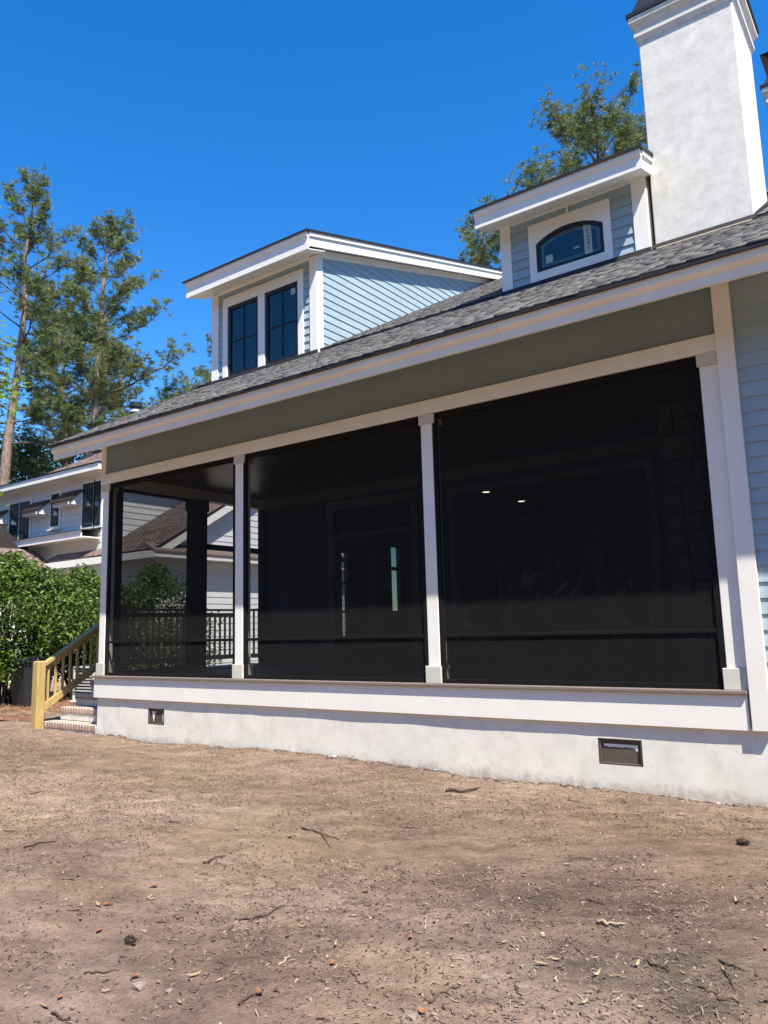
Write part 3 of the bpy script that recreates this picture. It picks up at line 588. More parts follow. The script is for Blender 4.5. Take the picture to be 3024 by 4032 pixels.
D2 = build_dormer('narrow shed dormer with one arched window beside the chimney', 6.165, 8.135, 6.0, 8.25, 6.11, 5.885, 6.035, 5.996, 6.317, 7.982, (6.582, 7.703, 5.02, 5.892), None, arch=True)
# arched window: trim panel with an arched hole, arched dark frame, glass
ax0, ax1, az0, asp, aap = 6.680, 7.602, 5.200, 5.605, 5.742
def arch_pts(inset, n=18):
    a, b = ax0+inset, ax1-inset; zb = az0+inset; h = aap-asp; hwid = (ax1-ax0)/2
    R = (hwid*hwid+h*h)/(2*h); cx = (ax0+ax1)/2; cz = aap-R
    Ri = R-inset; pts = []
    for i in range(n+1):
        x = b+(a-b)*i/n; pts.append((x, cz+math.sqrt(Ri*Ri-(x-cx)**2)))
    return [(a, zb), (b, zb)]+pts
def ring(name, outer, inner, y0, y1, m, parent):
    n = len(outer)
    v = [(p[0], y0, p[1]) for p in outer]+[(p[0], y0, p[1]) for p in inner]+[(p[0], y1, p[1]) for p in outer]+[(p[0], y1, p[1]) for p in inner]
    f = []
    for i in range(n):
        j = (i+1) % n
        f += [[i, j, n+j, n+i], [2*n+i, 3*n+i, 3*n+j, 2*n+j], [i, 2*n+i, 2*n+j, j], [n+i, n+j, 3*n+j, 3*n+i]]
    o = mk(name, v, f, m, parent); fixn(o.data); return o
inn = arch_pts(0)
tx0, tx1, tz0, tz1 = 6.582, 7.703, 5.03, 5.892
outer = [(tx0, tz0), (tx1, tz0)]+[((tx1+(tx0-tx1)*i/18), tz1) for i in range(19)]
ring('window_trim', outer, inn, T, T+0.06, 'white', D2)
ring('window_frame', arch_pts(0.001), arch_pts(0.052), T+0.018, T+0.055, 'black', D2)
ring('window_sash', arch_pts(0.053), arch_pts(0.10), T+0.036, T+0.06, 'acunit', D2)
ip = arch_pts(0.052); mk('pane', [(p[0], T+0.034, p[1]) for p in ip], [list(range(len(ip)))], 'glass', D2)
box('vent_strip', 7.135, 7.158, 1.955, 1.975, 5.893, 6.03, 'white', D2, 0.002)
# stickers on the arched window
def quad(name, x0, x1, z0, z1, y, m, parent): return mk(name, [(x0, y, z0), (x1, y, z0), (x1, y, z1), (x0, y, z1)], [[0, 1, 2, 3]], m, parent)
stk = quad('window_sticker', 7.335, 7.437, 5.262, 5.66, T+0.0328, 'sticker', D2)
quad('window_sticker', 6.80, 6.90, 5.30, 5.41, T+0.0328, 'sticker', D2)
quad('window_sticker', 7.19, 7.265, 5.385, 5.410, T+0.0328, 'sticker', D2)
def text_mesh(name, s, size, origin, rot, m, parent):
    cu = bpy.data.curves.new(name, 'FONT'); cu.body = s; cu.size = size; cu.offset = 0.0012
    o = bpy.data.objects.new(name, cu); COL.objects.link(o)
    bpy.context.view_layer.update()
    me = bpy.data.meshes.new_from_object(o.evaluated_get(bpy.context.evaluated_depsgraph_get())); bpy.data.objects.remove(o)
    off = wloc(parent); me.transform(Matrix.Translation(Vector(origin)-off) @ rot); me.name = name
    return link(name, me, parent, m)
# text plane: local x -> world +z, local y -> world -x, facing -y
rot = Matrix(((0, -1, 0, 0), (0, 0, -1, 0), (1, 0, 0, 0), (0, 0, 0, 1)))
text_mesh('sticker_lettering', 'MARVIN', 0.066, (7.412, T+0.0322, 5.385), rot, 'ink', D2)
hx = [(7.388+0.017*math.cos(a), T+0.0322, 5.345+0.02*math.sin(a)) for a in [math.pi/3*i+math.pi/6 for i in range(6)]]
hi = [(7.388+0.010*math.cos(a), T+0.0322, 5.345+0.012*math.sin(a)) for a in [math.pi/3*i+math.pi/6 for i in range(6)]]
mk('sticker_emblem', hx+hi, [[i, (i+1) % 6, 6+(i+1) % 6, 6+i] for i in range(6)], 'ink', D2)
box('dormer_room_wall', 6.25, 8.05, 3.0, 3.1, 5.3, 6.3, 'room', D2, 0)
v, f = lathe(7.20, 2.55, [(0.05, 6.12), (0.05, 6.105)], 16); mk('ceiling_lamp', v, f, 'lit_spot', D2)
box('dormer_ceiling', 6.25, 8.05, 2.12, 3.0, 6.121, 6.14, 'room', D2, 0)

# ------------------------------------------------------------------ chimneys
def chimney(x0, x1, y0, y1, zb, zt, label, s=1.0):
    nxx, nzz = 12, 30
    b = box('chimney', x0, x1, y0, y1, zb, zt, 'chim', house, 0.012); b['label'] = label
    def collar(o0, o1, z0, z1, z2):
        prof = [(o0*0.15, z0), (o0*0.35, z0+(z1-z0)*.35), (o0*0.9, z0+(z1-z0)*.8), (o1, z1), (o1, z2), (0, z2)]
        v = []; f = []
        for o, z in prof: v += [(x0-o, y0-o, z), (x1+o, y0-o, z), (x1+o, y1+o, z), (x0-o, y1+o, z)]
        for k in range(len(prof)-1):
            for i in range(4): f.append([k*4+i, k*4+(i+1) % 4, (k+1)*4+(i+1) % 4, (k+1)*4+i])
        o = mk('band', v, f, 'chim', b)
    collar(0.03, 0.04, zt-0.13, zt-0.06, zt+0.0); collar(0.06, 0.085, zt+0.002, zt+0.13, zt+0.20)
    box('core', x0-0.02, x1+0.02, y0-0.02, y1+0.02, zt+0.0, zt+0.2, 'chim', b, 0)
    c = box('chimney_cap', x0-0.105, x1+0.105, y0-0.105, y1+0.105, zt+0.202, zt+0.26, 'metalcap', b, 0.004)
    v = []; 
    for o, z in ((0.06, zt+0.259), (-0.05, zt+0.55), (-0.12, zt+0.56), (-0.12, zt+0.80), (0.06, zt+0.86), (-0.4, zt+1.05)): v += [(x0-o, y0-o, z), (x1+o, y0-o, z), (x1+o, y1+o, z), (x0-o, y1+o, z)]
    f = [[k*4+i, k*4+(i+1) % 4, (k+1)*4+(i+1) % 4, (k+1)*4+i] for k in range(5) for i in range(4)]+[[20, 21, 22, 23]]
    mk('hood', v, f, 'metalcap', b)
    return b
c1 = chimney(8.215, 9.32, 2.0, 3.12, 4.6, 7.955, 'white stucco chimney stack beside the narrow dormer')
zr = roof_z(2.0)
prism('flashing', [(1.94, zr-0.004), (1.985, zr+0.02), (1.985, zr+0.06), (1.975, zr+0.06)], 'x', 8.19, 9.345, 'drip', c1)
prism('flashing', [(1.98, zr-0.02), (3.15, roof_z(3.15)-0.02), (3.15, roof_z(3.15)+0.075), (1.98, zr+0.075)], 'x', 9.321, 9.335, 'drip', c1)
chimney(9.02, 10.1, 7.0, 8.1, 7.0, 9.62, 'second white stucco chimney near the ridge')

# ------------------------------------------------------------------ brick steps and landing
steps = thing('brick_steps', 'whitewashed brick steps climbing beside the porch corner', 'steps', (-0.7, 0.5, -0.9))
brm = {}
def brick_mesh(lx, ly, lz, k):
    key = (lx, ly, lz, k)
    if key not in brm:
        rr = random.Random(hash(key) & 0xffff); bm = bm_box(-lx/2, lx/2, -ly/2, ly/2, -lz/2, lz/2, 0.006)
        for v in bm.verts: v.co += Vector([rr.uniform(-.003, .003) for _ in range(3)])
        me = bpy.data.meshes.new('brick'); bm.to_mesh(me); bm.free(); me.materials.append(MT['brick']); brm[key] = me
    return brm[key]
def brick(cx, cy, cz, lx, ly, lz, parent, k=0):
    o = bpy.data.objects.new('brick', brick_mesh(lx, ly, lz, k)); COL.objects.link(o); o.parent = parent; o.location = Vector((cx, cy, cz))-wloc(parent); return o
SX0, SX1 = -1.43, 0.0
rr = random.Random(11); tops = [-0.745, -0.545, -0.345, -0.145]; RUN = 0.275
for k, zt in enumerate(tops):
    y0 = 0.0+k*RUN
    box('step_core', SX0+0.015, SX1-0.002, y0+0.012, 1.12, zt-0.20 if k else -1.1, zt-0.012, 'bmortar', steps, 0.004)
    n = 19; pitch = (SX1-SX0)/n
    for i in range(n): brick(SX0+pitch*(i+.5), y0+0.098+rr.uniform(-.004, .004), zt-0.048, round(pitch-0.012, 4), 0.196, 0.096, steps, rr.randrange(3))
    if k:
        m_ = 7; pp = (SX1-SX0)/m_
        for i in range(m_): brick(SX0+pp*(i+.5), y0+0.075+rr.uniform(-.003, .003), zt-0.150, round(pp-0.012, 4), 0.10, 0.088, steps, rr.randrange(3))
box('landing_core', SX0+0.015, SX1-0.002, 1.12, 4.6, -1.1, -0.05, 'bmortar', steps, 0.004)
for i in range(19): brick(SX0+(SX1-SX0)/19*(i+.5), 1.10+0.098, -0.04, round((SX1-SX0)/19-0.012, 4), 0.196, 0.07, steps, rr.randrange(3))
for r in range(3):
    for i in range(14): brick(SX0+0.006, 1.2+i*0.24+(0.12 if r % 2 else 0), -0.15-r*0.085, 0.05, 0.222, 0.072, steps, rr.randrange(3))

# ------------------------------------------------------------------ timber stair rail
rail = thing('stair_railing', 'yellow treated pine railing with newel post beside the brick steps', 'railing', (-1.57, 0.0, -0.87))
RX = -1.565
n = box('newel_post', -1.652, -1.504, -0.092, 0.058, -1.05, 0.19, 'pine', rail, 0.008)
mk('post_cap', [(-1.652, -0.092, 0.1905), (-1.504, -0.092, 0.1905), (-1.504, 0.058, 0.1905), (-1.652, 0.058, 0.1905), (-1.63, -0.07, 0.212), (-1.526, -0.07, 0.212), (-1.526, 0.036, 0.212), (-1.63, 0.036, 0.212)], [[0, 1, 5, 4], [1, 2, 6, 5], [2, 3, 7, 6], [3, 0, 4, 7], [4, 5, 6, 7]], 'pine', n)
SL = 0.63
def sloped(name, x0, x1, y0, y1, zb, zt):
    prism(name, [(y0, zb), (y1, zb+SL*(y1-y0)), (y1, zt+SL*(y1-y0)), (y0, zt)], 'x', x0, x1, 'pine', rail)
sloped('handrail', RX-0.07, RX+0.07, 0.06, 1.45, 0.135, 0.185)
sloped('rail_board', RX-0.02, RX+0.02, 0.06, 1.45, 0.035, 0.115)
sloped('bottom_rail', RX-0.02, RX+0.045, 0.06, 1.45, -0.60, -0.48)
for k in range(10):
    y = 0.135+k*0.130; box('baluster', RX-0.018, RX+0.018, y-0.018, y+0.018, -0.50+SL*(y-0.06), 0.04+SL*(y-0.06), 'pine', rail, 0.003)
# landing guard rail
for y in (1.50, 3.05, 4.55): box('guard_post', RX-0.07, RX+0.07, y-0.07, y+0.07, -1.0, 1.16, 'pine', rail, 0.006)
for (a, b) in ((1.571, 2.979), (3.121, 4.479)):
    box('guard_rail', RX-0.07, RX+0.07, a, b, 1.04, 1.08, 'pine', rail, 0.004); box('rail_board', RX-0.02, RX+0.02, a, b, 0.92, 1.0, 'pine', rail, 0.004); box('bottom_rail', RX-0.02, RX+0.02, a, b, 0.06, 0.15, 'pine', rail, 0.004)
    k = int((b-a)/0.135)
    for i in range(k): y = a+(b-a)*(i+.5)/k; box('baluster', RX-0.018, RX+0.018, y-0.018, y+0.018, 0.151, 0.919, 'pine', rail, 0.003)
for x0_, x1_ in ((-1.49, -0.78), (-0.77, 0.0)):
    box('guard_rail', x0_, x1_, 4.48, 4.62, 1.04, 1.08, 'pine', rail, 0.004); box('bottom_rail', x0_, x1_, 4.53, 4.57, 0.06, 0.15, 'pine', rail, 0.004)
    for i in range(5): x = x0_+(x1_-x0_)*(i+.5)/5; box('baluster', x-0.018, x+0.018, 4.532, 4.568, 0.151, 1.039, 'pine', rail, 0.003)


# ------------------------------------------------------------------ the neighbour's house
nb = thing('neighbour_house', 'white sided house with brown shingle roofs behind the green shrubs', 'house', (-13.5, 10, -0.9))
def nwall(name, x0, x1, y0, y1, z0, z1): return box(name, x0, x1, y0, y1, z0, z1, 'nwhite', nb, 0)
NE = 0.215
w1_ = nwall('front_wall', -22.0, -11.9, 8.0, 8.25, -1.1, 6.1); w2_ = nwall('side_wall', -12.1, -11.9, 8.26, 18, -1.1, 6.1)
for k in range(11): z0 = 3.75+k*NE; lap_plank('siding_plank', -22.0, -11.93, z0, z0+NE, 'y', 7.999, -1, 'nwhite', w1_, ((0, 1, 6.1),), 0.02)
for k in range(11): z0 = 3.75+k*NE; lap_plank('siding_plank', 8.03, 18, z0, z0+NE, 'x', -11.899, 1, 'nwhite', w2_, ((0, 1, 6.1),), 0.02)
box('corner_board', -11.98, -11.87, 7.96, 8.10, 3.4, 6.1, 'white', nb, 0.004)
# upper roof: fascia, soffit, steep field at the right behind a low front slope
box('upper_fascia', -22.3, -11.45, 7.42, 7.47, 6.02, 6.24, 'white', nb, 0.005); box('upper_fascia', -11.45, -11.40, 7.42, 18.4, 6.02, 6.24, 'white', nb, 0.005)
box('upper_soffit', -22.3, -11.45, 7.47, 8.0, 6.06, 6.10, 'white', nb, 0); box('upper_soffit', -11.9, -11.45, 8.0, 18, 6.06, 6.10, 'white', nb, 0)
prism('upper_roof', [(7.38, 6.26), (12.5, 7.6), (18.5, 6.26)], 'x', -22.4, -11.36, 'drip', nb)
mk('upper_roof_hip', [(-14.4, 7.38, 6.262), (-11.36, 7.38, 6.262), (-11.36, 13, 9.4), (-13.0, 13, 9.4), (-11.36, 18.5, 6.262), (-14.4, 18.5, 6.262)], [[0, 1, 2, 3], [0, 3, 5], [1, 4, 2], [3, 2, 4, 5]], 'nshingle', nb, cols=np.ones((6, 3)))
p_ = (3.138/5.62); l_ = math.hypot(1, p_)
shingle_field('upper_roof_shingles', (-14.4, 7.38, 6.27), (1, 0, 0), (0, 1/l_, p_/l_), (0, -p_/l_, 1/l_), 3.04, 5.62*l_, 0.15, 'nshingle', nb, 21, clipfn=lambda u, v: u > v/l_*0.25)
# projecting shelf with bright fascia between the storeys
box('shelf_fascia', -19.5, -12.05, 7.28, 7.33, 3.80, 3.98, 'white', nb, 0.004); box('shelf_fascia', -19.5, -12.05, 7.25, 7.31, 3.985, 4.05, 'white', nb, 0.004)
box('shelf_soffit', -19.5, -12.05, 7.33, 8.0, 3.82, 3.86, 'white', nb, 0); prism('shelf_roof', [(7.22, 4.055), (8.0, 4.20), (8.0, 4.10), (7.22, 4.051)], 'x', -19.5, -12.0, 'drip', nb)
# windows of the upper storey
def nwindow(x0, x1, z0, z1, sill=True):
    wf = box('window', x0-0.09, x1+0.09, 7.93, 7.975, z0-0.09, z1+0.10, 'white', nb, 0.004)
    box('frame', x0, x1, 7.915, 7.929, z0, z1, 'black', wf, 0.002)
    quad('pane', x0+0.05, x1-0.05, z0+0.05, z1-0.05, 7.912, 'glass2', wf)
    if sill: box('sill', x0-0.12, x1+0.12, 7.86, 7.929, z0-0.15, z0-0.10, 'white', wf, 0.004)
MT['glass2'] = mat('reflecting_window_glass', (0.03, 0.045, 0.05), 0.04, 0.1, 3, spec=0.9)
nwindow(-17.80, -17.17, 4.18, 5.62); nwindow(-17.05, -16.42, 4.18, 5.62); nwindow(-14.97, -14.49, 4.50, 5.66); nwindow(-13.02, -12.42, 4.28, 5.78); nwindow(-12.32, -11.98, 4.28, 5.78, False)
# small hoods between the windows
for (hx0, hx1, hz) in ((-16.2, -15.09, 4.95), (-14.25, -13.09, 5.07), (-18.9, -17.95, 4.9)):
    h_ = prism('window_hood', [(7.55, hz), (7.965, hz), (7.965, hz+0.50), (7.55, hz+0.17)], 'x', hx0, hx1, 'nwhite', nb)
    prism('hood_roof', [(7.45, hz+0.10), (7.965, hz+0.53), (7.965, hz+0.575), (7.45, hz+0.145)], 'x', hx0-0.06, hx1+0.06, 'drip', h_)
    box('lit_spot', hx1-0.09, hx1-0.02, 7.46, 7.54, hz-0.02, hz+0.13, 'white', h_, 0.01)  # added white box imitating a sunlit sliver at the hood corner
# lower wing: gable end facing the porch, shingled slope with valley to the left, pent eave
wy0, wz0, ws = 7.55, 3.18, 0.60
WR = 12.6
gw = nwall('wing_wall', -12, -9.0, 7.95, 18, -1.1, 3.0)
prism('gable_wall', [(7.95, 3.0), (17.2, 3.0), (WR, wz0+ws*(WR-wy0)-0.12)], 'x', -9.2, -9.0, 'nwhite', nb)
for k in range(19): z0 = -1.0+k*NE; lap_plank('siding_plank', 7.95, 18, z0, z0+NE, 'x', -8.999, 1, 'nwhite', gw, ((0, 1, 2.98),), 0.02)
for k in range(19): z0 = -1.0+k*NE; lap_plank('siding_plank', -14, -9.0, z0, z0+NE, 'y', 7.949, -1, 'nwhite', gw, ((0, 1, 2.98),), 0.02)
g2 = box('gable_siding', -9.0, -8.995, 12.5, 12.7, 3.1, 5.0, 'nwhite', nb, 0)
for k in range(15): z0 = 3.02+k*NE; lap_plank('siding_plank', 7.95, 17.2, z0, z0+NE, 'x', -8.994, 1, 'nwhite', g2, ((-ws, 1, wz0-0.16-ws*wy0), (ws, 1, wz0-0.16+ws*(2*WR-wy0))), 0.02)
prism('wing_roof', [(wy0, wz0), (WR, wz0+ws*(WR-wy0)), (2*WR-wy0, wz0), (2*WR-wy0, wz0-0.1), (WR, wz0+ws*(WR-wy0)-0.1), (wy0, wz0-0.1)], 'x', -12.0, -8.60, 'drip', nb)
lw = math.hypot(1, ws)
shingle_field('wing_roof_shingles', (-14.6, wy0-0.02, wz0+0.005), (1, 0, 0), (0, 1/lw, ws/lw), (0, -ws/lw, 1/lw), 6.02, (WR-wy0)*lw, 0.15, 'nshingle', nb, 22, clipfn=lambda u, v: v/lw < 0.46 or u > 2.72)
prism('rake_board', [(7.6, wz0-0.09), (WR, wz0+ws*(WR-7.6)-0.06), (WR, wz0+ws*(WR-7.6)-0.34), (7.6, wz0-0.34)], 'x', -8.66, -8.60, 'white', nb)
prism('rake_board', [(WR+0.001, wz0+ws*(WR-7.6)-0.06), (17.6, wz0-0.09), (17.6, wz0-0.34), (WR+0.001, wz0+ws*(WR-7.6)-0.34)], 'x', -8.66, -8.60, 'white', nb)
box('wing_fascia', -14.6, -8.50, 7.46, 7.52, 2.90, 3.12, 'white', nb, 0.004)
prism('pent_roof', [(-8.42, 3.12), (-8.99, 3.42), (-8.99, 3.30), (-8.42, 3.06)], 'y', 7.45, 17.6, 'nshingle', nb).data.color_attributes.new('Col', 'FLOAT_COLOR', 'POINT').data.foreach_set('color', [0.9]*32)
box('pent_fascia', -8.50, -8.45, 7.46, 17.6, 2.92, 3.06, 'white', nb, 0.004); box('pent_soffit', -8.99, -8.51, 7.53, 17.6, 2.94, 2.97, 'white', nb, 0)
# left forward wing with a slope facing the porch
lp = nwall('left_wing_wall', -22, -14.7, 3.5, 7.94, -1.1, 2.8)
lz = 2.95; ll = math.hypot(1, 0.5)
prism('left_wing_roof', [(-14.15, lz), (-22, lz+0.5*7.85), (-22, lz+3.8), (-14.15, lz-0.06)], 'y', 3.2, 7.6, 'drip', nb)
shingle_field('left_wing_shingles', (-14.13, 3.2, lz+0.005), (0, 1, 0), (-1/ll, 0, 0.5/ll), (0.5/ll, 0, 1/ll), 4.5, 1.6*ll, 0.15, 'nshingle', nb, 23)
box('left_wing_fascia', -14.22, -14.17, 3.2, 7.45, 2.70, 2.89, 'white', nb, 0.004)
v, f = lathe(-13.4, 10.25, [(0.16, 6.9), (0.16, 8.85), (0.21, 8.86), (0.21, 9.02), (0.19, 9.03), (0.19, 9.08), (0.24, 9.10), (0.24, 9.28)], 16); mk('flue_pipe', v, f, 'metalcap', nb)
v, f = lathe(-13.4, 10.25, [(0.212, 8.90), (0.214, 8.91), (0.214, 8.98), (0.212, 8.99)], 16); mk('flue_band', v, f, 'acunit', nb)

# ------------------------------------------------------------------ trees
UP = np.array([0, 0, 1.0])
def rdir(rng, up=0.0):
    a = rng.uniform(0, 2*np.pi); z = rng.uniform(-1, 1)+up; v = np.array([math.cos(a), math.sin(a), z]); return v/np.linalg.norm(v)
def tufts(acc, centers, axes, size, rng, k=12, width=0.015, tint=None):
    """spiky needle tufts: k thin triangles each"""
    n = len(centers); C = np.repeat(centers, k, 0); A = np.repeat(axes, k, 0)
    d = rng.normal(size=(n*k, 3)); d /= np.linalg.norm(d, axis=1)[:, None]
    d = d+A*0.75; d /= np.linalg.norm(d, axis=1)[:, None]
    s = rng.normal(size=(n*k, 3)); s = np.cross(d, s); s /= np.linalg.norm(s, axis=1)[:, None]+1e-9
    ln = size*rng.uniform(0.65, 1.15, (n*k, 1)); wd = width*rng.uniform(0.7, 1.3, (n*k, 1))
    a = C+s*wd*0.5; b = C-s*wd*0.5; c = C+d*ln-UP*0.12*ln; m1 = C+d*ln*0.6+s*wd*0.8
    v = np.stack([a, b, c, m1], 1).reshape(-1, 3)
    f = (np.arange(n*k)[:, None]*4+np.array([0, 1, 2, 3])[None, :])
    g = np.repeat(rng.uniform(0.55, 1.35, n), k)*rng.uniform(0.8, 1.2, n*k)
    yel = np.repeat(rng.uniform(0, 1, n), k)
    col = np.stack([g*(0.78+0.42*yel), g*(0.92+0.14*yel), g*(1.05-0.35*yel)], 1)
    acc.add(v, f, np.repeat(col, 4, 0))
def pine(label, base, H, top, crown0, spread, seed, nb_=42, m='needle', group=None, r0=0.30, sub=8, tsize=0.27, extra=(), k=24, name='pine_tree', dens=1.0):
    rng = np.random.RandomState(seed); base = np.array(base, float); top = np.array(top, float)
    t = thing(name, label, 'tree', tuple(base), group)
    n = 14; s = np.linspace(0, 1, n)[:, None]
    mid = (base+top)/2+np.array([rng.uniform(-.5, .5), rng.uniform(-.5, .5), 0])
    pts = (1-s)**2*base+2*s*(1-s)*mid+s**2*top; pts[1:-1, :2] += rng.normal(scale=0.06, size=(n-2, 2))
    rad = r0*(1-s[:, 0])**0.75+0.03
    v, f = tube(pts, rad, 10); mk('trunk', v, f, 'bark', t, True)
    la, na = Acc(), Acc(); cs, axs = [], []
    def at(h): i = h*(n-1); j = min(int(i), n-2); return pts[j]+(pts[j+1]-pts[j])*(i-j)
    specs = []
    for i in range(nb_):
        h = crown0+(1-crown0)*((i+rng.rand())/nb_)
        q = (h-crown0)/(1-crown0); prof = math.sqrt(max(0.03, 1-q**2.2))*(0.72+0.28*min(1, q*3))
        specs.append((h, i*2.399+rng.uniform(-.5, .5), spread*prof*rng.uniform(0.55, 1.08), q))
    for e in extra: specs.append((*e, (e[0]-crown0)/(1-crown0)))
    for (h, az, ln, qh) in specs:
        p0 = at(min(h, 0.995)); el = rng.uniform(0.05, 0.45)+0.75*max(0, qh)**1.5
        d = np.array([math.cos(az)*math.cos(el), math.sin(az)*math.cos(el), math.sin(el)])
        q = np.linspace(0, 1, 7)[:, None]; side = np.cross(d, UP)
        bp = p0+d*ln*q+UP*(-0.16*ln*q**1.5+0.18*ln*q**3)+side*rng.uniform(-.22, .22)*ln*q**2+rng.normal(scale=0.05*ln**0.5, size=(7, 3))*q
        v, f = tube(bp, max(0.014, 0.0135*ln)*(1-q[:, 0]*0.8)+0.005, 5); la.add(v, f)
        ns = max(4, int(sub*(0.55+ln/spread)))
        for j in range(ns):
            u = rng.uniform(0.25, 1.0)**0.8 if j else 1.0
            i5 = u*6; ix = min(int(i5), 5); sp = bp[ix]+(bp[ix+1]-bp[ix])*(i5-ix)
            tdir = bp[ix+1]-bp[ix]; tdir /= np.linalg.norm(tdir)
            sd_ = tdir*rng.uniform(0.4, 0.9)+np.cross(tdir, UP)*rng.choice([-1, 1])*rng.uniform(0.2, 1.0)+UP*rng.uniform(-.2, .75); sd_ /= np.linalg.norm(sd_)
            sl = ln*rng.uniform(0.14, 0.36)*(1.2-0.5*u)+0.25
            q4 = np.linspace(0, 1, 4)[:, None]; tp = sp+sd_*sl*q4+UP*0.22*sl*q4**2+rng.normal(scale=0.04, size=(4, 3))*q4
            v, f = tube(tp, 0.012*(1-q4[:, 0]*0.7)+0.003, 4); la.add(v, f)
            for w_ in range(max(3, int(dens*(2+sl*5.0)))):
                uu = rng.uniform(0.2, 1.08); c = sp+sd_*sl*uu+UP*0.22*sl*uu*uu+rng.normal(scale=0.09+0.09*sl, size=3)
                cs.append(c); ax = sd_*0.5+UP*0.8+rng.normal(scale=0.35, size=3); axs.append(ax/np.linalg.norm(ax))
    la.build('branches', 'limb', t)
    tufts(na, np.array(cs), np.array(axs), tsize, rng, k)
    na.build('crown', m, t)
    return t
def at_ray(px, py, dist):        # photo pixel -> point at a horizontal distance
    d = ray(px, py); return CAM+d/np.hypot(d[0], d[1])*dist
DD = 3024/1659
def pine_px(label, bx, by, tx, ty, dist, crown0, spread, seed, **kw):
    b = at_ray(bx*DD, by*DD, dist); tpt = at_ray(tx*DD, ty*DD, dist)
    s = (b[2]+0.9)/(tpt[2]-b[2]); g = b-(tpt-b)*s; g[2] = -0.9
    return pine(label, g, tpt[2]+0.9, tpt, crown0, spread, seed, **kw)
RAZ = math.atan2(CR[1], CR[0])   # azimuth that reads as "to the right" in the picture
pine_px('tall pine with pale bare lower trunk and airy crown, left of the leaning pine', 5, 1070, 72, 420, 42, 0.48, 4.3, 101, nb_=38, dens=1.3, extra=((0.52, RAZ+0.2, 4.6), (0.62, RAZ-0.2, 4.2), (0.45, RAZ+0.1, 4.4)))
pine_px('tall pine with long side limbs rising just behind the porch eave', 190, 1000, 232, 505, 40, 0.50, 3.7, 102, nb_=36, dens=1.3, extra=((0.47, RAZ-0.1, 6.2), (0.53, RAZ+0.15, 6.0), (0.60, RAZ, 4.6), (0.50, RAZ+0.3, 5.0)))
pine_px('dense dark pine filling the gap between the two tall pines', 150, 1010, 128, 690, 50, 0.34, 4.6, 103, nb_=46, m='needle2', dens=1.3, extra=((0.7, RAZ, 4.0), (0.8, RAZ+0.4, 3.4)))
pine_px('tall pine crown showing above the narrow dormer beside the chimney', 1290, 640, 1300, 288, 40, 0.58, 6.3, 104, nb_=64, dens=1.6, extra=((0.70, RAZ+math.pi, 6.0), (0.72, RAZ+math.pi+.25, 5.6), (0.66, RAZ+math.pi+.1, 6.2)))
pine_px('small pine top peeking between the two dormers', 1035, 700, 1040, 482, 46, 0.70, 3.0, 105, nb_=22)
pine_px('far pine half hidden behind the wide dormer', 480, 900, 490, 690, 48, 0.50, 2.6, 106, nb_=22)
pine_px('low pine behind the porch roof edge next to the flue pipe', 262, 1010, 262, 760, 54, 0.40, 3.4, 107, nb_=24, m='needle2')

def leaves(acc, centers, nrm, size, rng, bright=(0.55, 1.4), fold=0.25):
    """folded diamond leaves: two triangles meeting on the midrib"""
    n = len(centers); nrm = nrm+rng.normal(scale=0.55, size=(n, 3)); nrm /= np.linalg.norm(nrm, axis=1)[:, None]
    a = np.cross(nrm, rng.normal(size=(n, 3))); a /= np.linalg.norm(a, axis=1)[:, None]+1e-9; b = np.cross(nrm, a)
    s = size*rng.uniform(0.6, 1.2, (n, 1))
    p0 = centers; p1 = centers+a*s*0.5+b*s*0.26+nrm*s*fold*0.4; p2 = centers+a*s; p3 = centers+a*s*0.5-b*s*0.26+nrm*s*fold*0.4
    v = np.stack([p0, p1, p2, p3], 1).reshape(-1, 3); f = np.concatenate([np.arange(n)[:, None]*4+np.array([[0, 1, 2]]), np.arange(n)[:, None]*4+np.array([[0, 2, 3]])])
    g = rng.uniform(*bright, n); y = rng.uniform(0, 1, n); col = np.stack([g*(0.8+0.5*y), g*(0.95+0.15*y), g*(1.0-0.3*y)], 1)
    acc.add(v, f, np.repeat(col, 4, 0))
